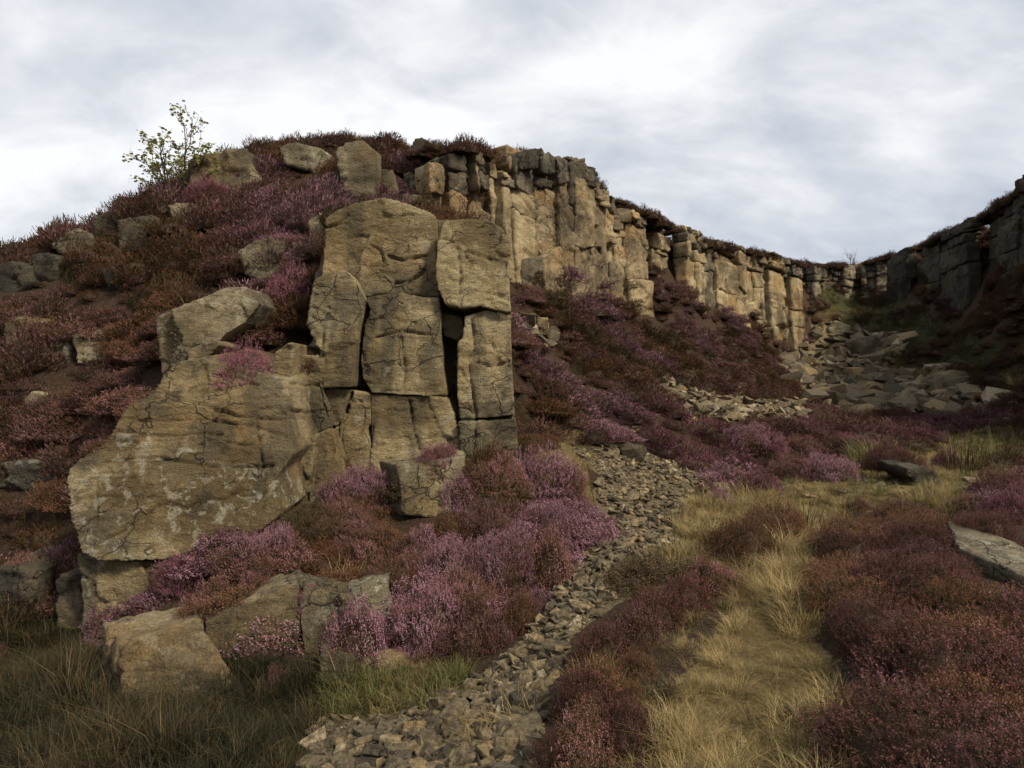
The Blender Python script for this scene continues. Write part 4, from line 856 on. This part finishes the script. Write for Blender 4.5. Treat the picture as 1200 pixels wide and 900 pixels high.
# ------------------------------------------------------------------ scattered cover (geometry nodes instances, kind stuff)
def scatter(name, P, rot, scl, idx, sources, label, cat):
    col = bpy.data.collections.new(name + '_sources')
    for k, m_ in enumerate(sources):
        o = bpy.data.objects.new(f'{name}_source_{k:02d}', m_); col.objects.link(o)
    me = bpy.data.meshes.new(name); me.vertices.add(len(P)); me.vertices.foreach_set('co', np.asarray(P, np.float32).ravel())
    me.attributes.new('rot', 'FLOAT_VECTOR', 'POINT').data.foreach_set('vector', np.asarray(rot, np.float32).ravel())
    me.attributes.new('scl', 'FLOAT_VECTOR', 'POINT').data.foreach_set('vector', np.asarray(scl, np.float32).ravel())
    me.attributes.new('idx', 'INT', 'POINT').data.foreach_set('value', np.asarray(idx, np.int32))
    me.update()
    o = link(name, me); tag(o, label, cat, kind='stuff')
    t = bpy.data.node_groups.new(name, 'GeometryNodeTree')
    t.interface.new_socket('Geometry', in_out='INPUT', socket_type='NodeSocketGeometry'); t.interface.new_socket('Geometry', in_out='OUTPUT', socket_type='NodeSocketGeometry')
    gi, go = N(t, 'NodeGroupInput'), N(t, 'NodeGroupOutput'); ci = N(t, 'GeometryNodeCollectionInfo')
    ci.inputs['Collection'].default_value = col; ci.inputs['Separate Children'].default_value = True; ci.inputs['Reset Children'].default_value = True
    ip = N(t, 'GeometryNodeInstanceOnPoints'); ip.inputs['Pick Instance'].default_value = True
    def na(nm, ty): n = N(t, 'GeometryNodeInputNamedAttribute', data_type=ty); n.inputs[0].default_value = nm; return [s_ for s_ in n.outputs if s_.enabled and s_.name == 'Attribute'][0]
    e2r = N(t, 'FunctionNodeEulerToRotation'); t.links.new(na('rot', 'FLOAT_VECTOR'), e2r.inputs[0])
    t.links.new(gi.outputs[0], ip.inputs['Points']); t.links.new(ci.outputs[0], ip.inputs['Instance']); t.links.new(na('idx', 'INT'), ip.inputs['Instance Index'])
    t.links.new(e2r.outputs[0], ip.inputs['Rotation']); t.links.new(na('scl', 'FLOAT_VECTOR'), ip.inputs['Scale']); t.links.new(ip.outputs[0], go.inputs[0])
    md = o.modifiers.new('scatter', 'NODES'); md.node_group = t
    return o
def field(x0, x1, y0, y1, dens):
    n = int((x1 - x0) * (y1 - y0) * dens); p = np.stack([RNG.uniform(x0, x1, n), RNG.uniform(y0, y1, n)], 1)
    return np.column_stack([p, hgt(p[:, 0], p[:, 1])])
def grad(P):
    e = 0.35; return np.hypot(hgt(P[:, 0] + e, P[:, 1]) - hgt(P[:, 0] - e, P[:, 1]), hgt(P[:, 0], P[:, 1] + e) - hgt(P[:, 0], P[:, 1] - e)) / (2 * e)
def wob(P, a=8): n3 = np.column_stack([P[:, :2], np.zeros(len(P))]); return proj(P) + np.stack([fbm(n3 * 1.6, 3, 41), fbm(n3 * 1.6, 3, 47)], 1) * a

# low sprig tufts for hillside heather
KINDS = ['mauve', 'magenta', 'rose', 'russet', 'wine', 'olive']
HSRC = []
for k_ in KINDS:
    for s_ in range(3):
        V, q, mk, rn = mound(60 + s_, 800, SPR_LO, .10, .19, wild=.3); Vc, qc = core(60 + s_, f=.62, n=10)
        m_ = mesh_np('heather_tuft', np.concatenate([V, Vc]), np.concatenate([q, qc + len(V)]), {'msk': np.concatenate([mk, np.zeros(len(Vc))]), 'rnd': np.concatenate([rn, np.full(len(Vc), .3)])})
        m_.materials.append(MAT[k_]); HSRC.append(m_)
def fringe(cl_, p0, p1, dens):
    out = []
    for q_ in RNG.uniform(p0, p1, int(dens)):
        p, zb, zt, inn = wall_at(cl_, q_); w = p + inn * RNG.uniform(-.05, .9); out.append((w[0], w[1], zt - .02))
    return np.array(out)
FR = np.concatenate([fringe(CL_MAIN, 500, 575, 26), fringe(CL_MAIN, 694, 735, 14), fringe(CL_MAIN, 742, 800, 46), fringe(CL_EAST, 812, 862, 60), fringe(CL_EAST, 878, 946, 70), fringe(CL_END, 955, 990, 40), fringe(CL_END, 1012, 1048, 40), fringe(CL_WEST, 1056, 1340, 330)])
for _c in ((0.25, 15.6), (0.6, 14.9), (0.9, 14.3)): CLEAR.append((_c[0], _c[1], .75))
P = np.concatenate([FR, field(-14, 1, 6.5, 13, 13), field(-16, 2, 13, 20, 12), field(-16, 2, 20, 26, 2.5), field(0, 9, 9, 20, 9), field(2, 14, 15, 24, 7), field(9, 26, 14, 30, 5), field(6, 32, 24, 48, 3.6), field(20, 30, 12, 30, 3), field(4, 12, 9, 15, 5), field(-2.6, 1.2, 4.6, 9, 5), field(12, 20, 6, 14, 3)])
px = wob(P, 10); g = grad(P)
bare = np.zeros(len(P), bool)
for r in (R_PATH, R_TOE, R_GULLY, R_MID, R_TOP, R_FAR, R_LEFT): bare |= inpoly(px, r)
n3 = np.column_stack([P[:, :2], np.zeros(len(P))])
k1 = fbm(n3 * .55, 3, 91); k2 = fbm(n3 * .9 + 20, 3, 97); k3 = fbm(n3 * 0.35 + 5, 2, 99)
farg = inpoly(px, R_FARG) & (k3 < 0.1)
topgrass = (px[:, 1] < 190) & (px[:, 0] > 470) & (px[:, 0] < 610) & (k1 > -0.1)
keep = ~bare & ~farg & ~topgrass & (g < 3.2); keep[:len(FR)] = True
P, k1, k2, k3, px = P[keep], k1[keep], k2[keep], k3[keep], px[keep]
kind = np.where(k1 > .30, 0, np.where(k1 > -.05, 2, np.where(k2 > .12, 5, 3)))
kind = np.where((k2 > .55) & (kind == 2), 0, kind)
east = (P[:, 0] > -1) & (P[:, 1] > 8) & (P[:, 2] < 5.2); kind = np.where(east, np.where(k1 > .22, 0, np.where(k1 > -.32, 2, np.where(k2 > .1, 5, 3))), kind)
floor = (P[:, 1] > 12) & (px[:, 1] > 478) & (px[:, 0] > 760); kind = np.where(floor, np.where(k1 > .1, 1, np.where(k2 > -.1, 4, 2)), kind)
westside = (P[:, 0] > 15) & (P[:, 0] > 10 + 0.2 * P[:, 1]); kind = np.where(westside, np.where(k1 > .25, 4, np.where(k2 > 0.1, 3, 4)), kind)
tops = P[:, 2] > 6.6; kind = np.where(tops, np.where(k1 > .25, 4, 3), kind)
left = (P[:, 0] < -4) & ~tops; kind = np.where(left, np.where(k1 > .85, 0, np.where(k1 > .12, 2, np.where(k2 > .2, 5, 3))), kind)
n = len(P); sz = RNG.uniform(.0, 1, n) ** 1.6 * .75 + .36 * np.clip(0.75 + P[:, 1] / 60, .75, 1.2)
sc3 = np.column_stack([sz * RNG.uniform(.9, 1.25, n), sz * RNG.uniform(.9, 1.25, n), sz * RNG.uniform(.6, 1.0, n)])
P[:, 2] -= 0.05
ok_ = np.ones(n, bool)
ok_ &= np.hypot(P[:, 0] + 1.0, P[:, 1] - 7.2) > .8
for (cx_, cy_, r_) in CLEAR:        # heather stays low right in front of a rock
    lo_ = np.hypot(P[:, 0] - cx_, P[:, 1] - cy_ + .25 * r_) < r_ + sz * .2
    ok_ &= ~(lo_ & (RNG.random(n) < .45)); sz = np.where(lo_, sz * .6, sz); sc3[lo_] *= np.array([.65, .65, .4])
sz = np.where(tops, sz * .75, sz); sc3[tops] *= .78; sc3[east, 2] *= .68
up_ = proj(P + np.array([0, 0, .22])); ok_ &= ~(inpoly(up_, R_MID) | inpoly(up_, R_TOP))
pp = proj(P); seen = ok_ & (pp[:, 0] > 0) & (pp[:, 0] < 1200) & (pp[:, 1] < 900) & (P[:, 1] > 8)
near_ = ok_ & (P[:, 1] < 9.3) & (P[:, 0] > -5.2); ok_ &= ~(near_ & (RNG.random(n) < .35)); near_ &= ok_
nb_ = np.argsort(-np.where(near_, sz / P[:, 1], 0))[:int(near_.sum())]; fine = nb_[105:]
big = np.concatenate([nb_[:105], np.argsort(-np.where(seen & ~near_, sz / P[:, 1], 0))[:50]])
for i in big:
    kd = KINDS[kind[i]]; wh = 'on the long slope left of the buttress' if P[i, 0] < -2 else ('on the hilltop above the buttress' if P[i, 2] > 4 else ('on the quarry floor below the scree' if floor[i] else 'on the slope right of the buttress below the ochre cliff'))
    bush(Vector(P[i]), sz[i] * 1.15, min(.34, max(.2, sc3[i, 2] * .5)), kd, mark_label(kd, P[i], sz[i] * 1.15, wh), f'heather {wh}', small=True)
ok_[big] = False; src = kind * 3 + RNG.integers(0, 3, n); src[fine] = 18 + kind[fine]; sc3[fine, 2] = np.clip(sc3[fine, 2], .35, .6)
for k_ in KINDS:
    m_ = SMALL[KINDS.index(k_) % 3][0].copy(); m_.materials.clear(); m_.materials.append(MAT[k_]); HSRC.append(m_)
P, sc3, src = P[ok_], sc3[ok_], src[ok_]; n = len(P)
scatter('heather_cover', P, np.column_stack([RNG.normal(0, .12, n), RNG.normal(0, .12, n), RNG.uniform(0, 6.28, n)]), sc3, src, HSRC, 'unbroken rose, mauve and brown heather covering the quarry slopes and hilltops', 'heather')

# grass
def tuft(seed, n, L0, L1, spread, lean, width):
    r = np.random.default_rng(seed); Vs = []; Rn = []; Mk = []
    for k in range(n):
        a = r.uniform(0, 6.28); rad = spread * math.sqrt(r.uniform(0, 1)); b0 = np.array([math.cos(a) * rad, math.sin(a) * rad, 0])
        a2 = a + r.normal(0, .9); d = np.array([math.cos(a2), math.sin(a2), 0]); s_ = np.array([-d[1], d[0], 0]) * width * r.uniform(.7, 1.3)
        L = r.uniform(L0, L1); ln = lean * r.uniform(.2, 1.3); ts = (0, .35, .7, 1.0); pt = []
        for t in ts:
            dr = ln * t * t; pt.append(b0 + d * L * min(dr, .95) + np.array([0, 0, L * t * (1 - .45 * min(1, ln) * t)]))
        rv = r.uniform()
        for i in range(3):
            w0, w1 = (1 - ts[i] * .85), (1 - ts[i + 1] * .85)
            Vs += [pt[i] - s_ * w0, pt[i] + s_ * w0, pt[i + 1] + s_ * w1, pt[i + 1] - s_ * w1]; Rn += [rv] * 4; Mk += [1.0 if i else .75] * 4
    V = np.array(Vs); return V, np.arange(len(V)).reshape(-1, 4), {'msk': Mk, 'rnd': Rn}
def tuft_mesh(mat, *a):
    V, q, at = tuft(*a); m_ = mesh_np('grass_tuft', V, q, at); m_.materials.append(MAT[mat]); return m_
MAT['hollow'] = plant_mat('dark_hollow_grass', [(0, (0.009, 0.013, 0.004)), (0.5, (0.02, 0.023, 0.007)), (0.8, (0.036, 0.028, 0.01)), (1, (0.09, 0.062, 0.026))], (0.03, 0.03, 0.011), (0.022, 0.02, 0.008), 0.3, 0.6, 0.3)
GS = [tuft_mesh('straw', 1, 100, .08, .32, .09, 1.1, .0022), tuft_mesh('straw', 2, 90, .10, .36, .08, 1.2, .0022), tuft_mesh('straw', 3, 110, .04, .18, .11, 1.2, .0022),
      tuft_mesh('turf', 4, 60, .04, .10, .10, 1.1, .0022), tuft_mesh('turf', 5, 70, .05, .13, .11, 1.3, .0022),
      tuft_mesh('green', 6, 60, .10, .26, .09, .7, .0026), tuft_mesh('green', 7, 50, .08, .18, .10, .9, .0026),
      tuft_mesh('sedge', 8, 55, .18, .45, .09, .8, .0028), tuft_mesh('sedge', 9, 60, .12, .30, .11, 1.0, .0028), tuft_mesh('sedge', 10, 40, .25, .55, .06, 1.0, .0026), tuft_mesh('hollow', 11, 60, .10, .30, .10, .9, .003), tuft_mesh('hollow', 12, 60, .08, .22, .11, 1.1, .003)]
R_STRAW = [(770, 1100), (772, 840), (805, 780), (845, 730), (862, 690), (905, 655), (935, 645), (915, 690), (890, 740), (872, 800), (850, 1100)]
GP, GI, GZ = [], [], []
def grow(P, idx, s0, s1):
    GP.append(P); GI.append(RNG.choice(idx, len(P))); GZ.append(RNG.uniform(s0, s1, len(P)))
A = field(-1, 8, 2.2, 10, 130); px = wob(A, 6); pa = inpoly(px, R_PATH)
st = inpoly(px, R_STRAW); nf = fbm(np.column_stack([A[:, :2] * 1.3, A[:, 0] * 0]), 3, 71); grow(A[st & (nf > -.15)], [0, 1, 2, 2], .55, .95); grow(A[st & (nf <= -.15)], [2, 2, 4, 0], .5, .9)
grow(A[pa & ~st & (nf > -.3)], [3, 4, 3, 4, 2], .7, 1.3); grow(A[pa & ~st & (nf <= -.3)], [3, 4], .35, .7)
A = field(2, 24, 8, 26, 30); px = wob(A, 8); pa = inpoly(px, R_PATH); nf = fbm(np.column_stack([A[:, :2] * .5, A[:, 0] * 0]), 3, 73)
grow(A[pa & (nf > .1)], [0, 2, 2, 2], .5, .95); grow(A[pa & (nf <= .1)], [5, 6, 2, 4], .55, 1.0)
A = field(-.2, 2.4, 2.6, 7, 60); px = wob(A, 4); grow(A[inpoly(px, [(640, 1000), (690, 790), (760, 720), (840, 655), (870, 690), (800, 770), (765, 850), (770, 1000)])], [4, 2, 8, 3], .6, 1.0)
A = field(-1.2, 2, 7, 13, 60); px = wob(A, 6); grow(A[inpoly(px, R_TOE)], [3, 4, 2], .6, 1.1)
A = field(-7, 0, 3, 9, 120); px = wob(A, 8); pa = inpoly(px, R_LEFT); nf = fbm(np.column_stack([A[:, :2] * .9, A[:, 0] * 0]), 3, 75)
rt = px[:, 0] > 380; grow(A[pa & rt], [3, 4, 4, 6], .6, 1.1); grow(A[pa & ~rt & (nf > .25)], [10, 9, 8, 11], .6, 1.0); grow(A[pa & ~rt & (nf <= .25)], [10, 11, 10, 11, 8], .6, 1.1)
A = field(-3, 3, 3, 6, 26); px = wob(A, 8); grow(A[inpoly(px, [(520, 860), (640, 820), (640, 900), (480, 900)])], [2, 4, 8], .6, 1.0)
A = field(12, 32, 18, 46, 10); px = wob(A, 8); n3 = np.column_stack([A[:, :2] * .35 + 5 * .35, A[:, 0] * 0]); nf = fbm(np.column_stack([A[:, :2], A[:, 0] * 0]) * .5, 3, 77)
pa = inpoly(px, R_FARG); grow(A[pa & (nf > .35)], [0, 2], 1.2, 2.0); grow(A[pa & (nf <= .35)], [7, 8, 6, 8, 5], 1.2, 2.0)
A = field(-16, 30, 12, 48, 2.2); nf = fbm(np.column_stack([A[:, :2], A[:, 0] * 0]) * .4, 3, 79); grow(A[(A[:, 2] > 6.8) & (nf > -.1)], [0, 2, 8], .8, 1.5)
A = field(-4, 1, 14, 20, 14); px = proj(A); grow(A[(px[:, 1] < 192) & (px[:, 0] > 500) & (A[:, 2] > 6.3)], [0, 2, 2], .7, 1.2)
A = field(-12, 14, 6.5, 24, 1.6); px = wob(A, 8); grow(A[(px[:, 1] > 250) & ~inpoly(px, R_MID) & ~inpoly(px, R_GULLY)], [7, 8, 2], .9, 1.5)
GP = np.concatenate(GP); GI = np.concatenate(GI); GZ = np.concatenate(GZ); n = len(GP); GZ = GZ * np.clip(1 + .55 * fbm(np.column_stack([GP[:, :2] * 1.9, GP[:, 0] * 0]), 2, 88), .7, 1.5)
scatter('moor_grass', GP - np.array([0, 0, .015]), np.column_stack([RNG.normal(0, .1, n), RNG.normal(0, .1, n), RNG.uniform(0, 6.28, n)]), np.repeat(GZ[:, None], 3, 1), GI, GS, 'dry straw coloured and dark green moor grass along the path and in the hollow', 'grass')

# ------------------------------------------------------------------ scree
SP, SS = [], []
def stones(P, s0, s1, pw=2.0): SP.append(P); SS.append(s0 + (s1 - s0) * RNG.uniform(0, 1, len(P)) ** pw)
A = field(-2.2, 4, 2.6, 7.5, 1150); px = wob(A, 16); stones(A[inpoly(px, R_GULLY)], .015, .13, 4.0)
A = field(-1, 5, 7.5, 15, 480); px = wob(A, 16); stones(A[inpoly(px, R_GULLY)], .02, .15, 3.8)
A = field(1.5, 12, 12, 26, 46); px = wob(A, 6); stones(A[inpoly(px, R_MID)], .08, .45)
A = field(-1, 3, 11, 19, 60); px = wob(A, 6); stones(A[inpoly(px, R_TOP)], .1, .5)
A = field(6, 28, 18, 44, 22); px = wob(A, 8); stones(A[inpoly(px, R_FAR)], .1, 1.1, 3.6)
A = field(1, 8, 8, 16, 8); px = wob(A, 8); stones(A[inpoly(px, R_PATH)], .05, .16)
SP = np.concatenate(SP); SS = np.concatenate(SS); n = len(SP)
ap = SS / SP[:, 1]; pxs = proj(SP); vis = (pxs[:, 0] > 0) & (pxs[:, 0] < 1200) & (pxs[:, 1] < 900)
order = np.argsort(-np.where(vis, ap, 0)); pick = order[:290]; rest = order[290:]
for i in pick:
    o = bpy.data.objects.new('scree_stone', STONES[RNG.integers(0, 14)]); C.objects.link(o)
    o.location = SP[i] + np.array([0, 0, .12 * SS[i]]); o.rotation_euler = (RNG.normal(0, .3), RNG.normal(0, .3), RNG.uniform(0, 6.28)); o.scale = SS[i] * 1.25 * np.array([RNG.uniform(.8, 1.2), RNG.uniform(.7, 1.1), RNG.uniform(.7, 1.1)])
    near = SP[i, 1] < 16
    far = pxs[i, 0] > 900
    if near: tag(o, 'larger angular stone among the loose scree of the gully', 'stone', 'larger stones in the gully scree')
    elif far: tag(o, 'fallen block in the boulder pile at the far end of the quarry', 'stone', 'fallen blocks at the far end')
    else: tag(o, 'flat slab in the stony streak across the heather slope', 'stone', 'slabs in the hillside scree')
nr = len(rest)
scatter('scree', SP[rest] + np.column_stack([np.zeros((nr, 2)), SS[rest] * RNG.uniform(-.02, .3, nr)]), np.column_stack([RNG.normal(0, .4, nr), RNG.normal(0, .4, nr), RNG.uniform(0, 6.28, nr)]), SS[rest][:, None] * RNG.uniform(.75, 1.3, (nr, 3)) * np.array([1.1, 1, .7]), RNG.integers(0, 14, nr), STONES, 'loose grey and tan quarry scree filling the gully and the far slope', 'scree')
def one_stone(px, py, wpx, label, flat=1.0, k=0, tilt=.1):
    L = cast(px, py); s_ = wpx * L.y / F
    o = bpy.data.objects.new('loose_stone', STONES[k]); C.objects.link(o); o.location = L + Vector((0, .2 * s_, .1 * s_)); o.scale = (s_, s_ * .8, s_ * flat); o.rotation_euler = (tilt, tilt * .6, random.uniform(-.5, .5))
    tag(o, label, 'stone')
one_stone(741, 538, 34, 'large squarish pale stone standing at the head of the scree', 1.3, 1, .3)
one_stone(810, 664, 26, 'grey stone at the scree edge left of the russet bush', 1.0, 3)
one_stone(612, 834, 42, 'largest blue grey stone low in the gully', 1.0, 5)
one_stone(598, 884, 40, 'rounded tan stone in the grass below the gully', .9, 3)
one_stone(652, 768, 36, 'flat tan stone lying in the middle of the gully', .8, 0, .3)
one_stone(366, 880, 36, 'upright brown stone at the lower end of the gully', 1.5, 7)
one_stone(854, 575, 36, 'flat pale stone beside the path among magenta heather', .6, 2)
one_stone(878, 590, 34, 'low tan stone in the grass just below a magenta heather clump', .6, 4)
one_stone(1142, 566, 26, 'thin grey slab in grass right of the dark flat slab', .6, 2)
one_stone(940, 842, 34, 'small flat stone set into the trodden path', .3, 4)

# ------------------------------------------------------------------ shrubs and saplings
def tree(name, base, h, spread, seed, label, cat, leaf_mat, n_leaf, leaf, lean=(0, 0), r0=0.03, limbs=5):
    r = np.random.default_rng(seed); o = empty(name, base, label, cat); V, Fq, tips = [], [], []
    def tube(pts_, ra, rb):
        b0 = len(V); ns = 5
        for k, p in enumerate(pts_):
            d = pts_[min(k + 1, len(pts_) - 1)] - pts_[max(k - 1, 0)]; R_ = rot_to(d[None])[0]; rr = ra + (rb - ra) * k / (len(pts_) - 1)
            for j in range(ns): V.append(p + R_ @ np.array([math.cos(j * 6.283 / ns) * rr, math.sin(j * 6.283 / ns) * rr, 0]))
        for k in range(len(pts_) - 1):
            for j in range(ns): Fq.append([b0 + k * ns + j, b0 + k * ns + (j + 1) % ns, b0 + (k + 1) * ns + (j + 1) % ns, b0 + (k + 1) * ns + j])
    def branch(p, d, L, rad, lev):
        n = 5; ps = [p]
        for k in range(n): d = d + r.normal(0, .16, 3) + np.array([0, 0, .05]); d /= np.linalg.norm(d); ps.append(ps[-1] + d * L / n)
        tube(np.array(ps), rad, rad * .45)
        if lev == 0: tips.extend(ps[1:]); return
        for k in range(3 + (lev > 1)):
            i = r.integers(2, n + 1); dd = d + r.normal(0, .55, 3) * np.array([1, 1, .6]); branch(ps[i], dd / np.linalg.norm(dd), L * r.uniform(.5, .72), rad * .5, lev - 1)
    for k in range(limbs):
        a = r.uniform(0, 6.28); d = np.array([math.cos(a) * spread + lean[0], math.sin(a) * spread + lean[1], 1.0]); branch(np.array([0, 0, -.05]), d / np.linalg.norm(d), h * r.uniform(.4, .6), r0, 2)
    link('trunk', mesh_np('trunk', np.array(V), np.array(Fq), smooth_shade=True), MAT['bark'], o)
    if n_leaf:
        tips = np.array(tips); c = tips[r.integers(0, len(tips), n_leaf)] + r.normal(0, leaf * .45, (n_leaf, 3)); R_ = rot_to(r.normal(0, 1, (n_leaf, 3)) + np.array([0, 0, .8]))
        q = np.array([(-.5, 0, 0), (0, -.3, .06), (.5, 0, 0), (0, .3, .06)]) * leaf; LV = np.einsum('nij,kj->nki', R_, q) * r.uniform(.7, 1.2, (n_leaf, 1, 1)) + c[:, None]
        LV = LV.reshape(-1, 3); link('crown', mesh_np('crown', LV, np.arange(len(LV)).reshape(-1, 4), {'msk': np.ones(len(LV)), 'rnd': np.repeat(r.uniform(0, 1, n_leaf), 4)}), MAT[leaf_mat], o)
    return o
x_, y_ = (206 - CX) / F * 14.5, 14.5; B = (x_, y_, hgt(np.array([x_]), np.array([y_]))[0]); tree('leafy_shrub', tuple(B), 2.0, 1.3, 3, 'thin yellow green leafy shrub growing beside the largest hilltop block', 'shrub', 'leaf', 2000, .09, lean=(-.25, -.1), r0=.024, limbs=14)
x_, y_ = (262 - CX) / F * 15.4, 15.4; tree('leafy_shrub', (x_, y_, hgt(np.array([x_]), np.array([y_]))[0]), 0.9, .6, 8, 'small leafy shoot rising behind the largest hilltop block', 'shrub', 'leaf', 260, .085, r0=.014, limbs=4)
p_, _, zt_, inn_ = wall_at(CL_END, 1001); b_ = p_ + inn_ * 1.6; tree('bare_sapling', (b_[0], b_[1], hgt(b_[:1], b_[1:])[0]), 1.9, .45, 12, 'bare grey sapling on the skyline at the far end of the quarry', 'tree', 'leaf', 0, .05, r0=.022, limbs=5)
p_, _, zt_, inn_ = wall_at(CL_WEST, 1203); b_ = p_ + inn_ * 0.9; tree('dark_shrub', (b_[0], b_[1], hgt(b_[:1], b_[1:])[0]), 1.1, .5, 15, 'dark dense shrub on top of the shaded cliff wall', 'shrub', 'darkleaf', 900, .09, r0=.02, limbs=6)
def tussock(px, py, s, mat, seed, label, n=170, L0=.25, L1=.55):
    L = cast(px, py); m_ = tuft_mesh(mat, seed, n, L0, L1, .22, .7, .004); m_.name = 'rush_tussock'
    o = link('rush_tussock', m_); o.location = (L.x, L.y + .15, L.z - .02); o.scale = (s, s, s); tag(o, label, 'grass')
tussock(1030, 556, 1.9, 'green', 31, 'round bright green rush tussock in the pale grass near the dark flat slab', n=320)
tussock(1135, 552, 1.7, 'sedge', 32, 'tall thin dark rush tussock standing in pale grass by the right hand slope', n=120, L0=.35, L1=.7)
tussock(1180, 545, 1.6, 'green', 33, 'low dull green rush patch at the quarry floor edge', n=200)
tussock(402, 806, .8, 'green', 34, 'fresh green grass tussock under the long low mossy ledge block', n=120)
def fern(px, py, size, seed, label):
    L = cast(px, py); r = np.random.default_rng(seed); Vs, Rn = [], []
    for k in range(7):
        a = r.uniform(-1.2, 1.2) - 1.57; d = np.array([math.cos(a), math.sin(a), 0]); s_ = np.array([-d[1], d[0], 0])
        for t in np.linspace(.1, 1, 12):
            p = d * size * t * .6 + np.array([0, 0, size * (t - .55 * t * t)]); w = size * .17 * (1.05 - t)
            for sg in (-1, 1): Vs += [p, p + s_ * sg * w * .5 + d * .012 * size, p + s_ * sg * w, p + s_ * sg * w * .5 - d * .03 * size]; Rn += [r.uniform(.2, .8)] * 4
    V = np.array(Vs); m_ = mesh_np('fern', V, np.arange(len(V)).reshape(-1, 4), {'msk': np.ones(len(V)), 'rnd': Rn}); o = link('fern', m_, MAT['leaf'] if seed == 1 else MAT['green']); o.location = L; tag(o, label, 'fern')
fern(361, 578, .2, 1, 'small yellow green fern in the crack at the buttress foot')
fern(342, 764, .22, 2, 'dark green fern below the cracked brown ledge block')
fern(95, 745, .3, 3, 'dark green fern in the gap left of the lichen slab')
# look-alikes that share a label share a group
by = {}
for o in C.objects:
    if o.parent is None and o.get('label') and o.get('kind') is None: by.setdefault(o['label'], []).append(o)
for lb, os_ in by.items():
    if len(os_) > 1:
        g_ = next((o.get('group') for o in os_ if o.get('group')), 'alike heather mounds')
        for o in os_: o['group'] = g_
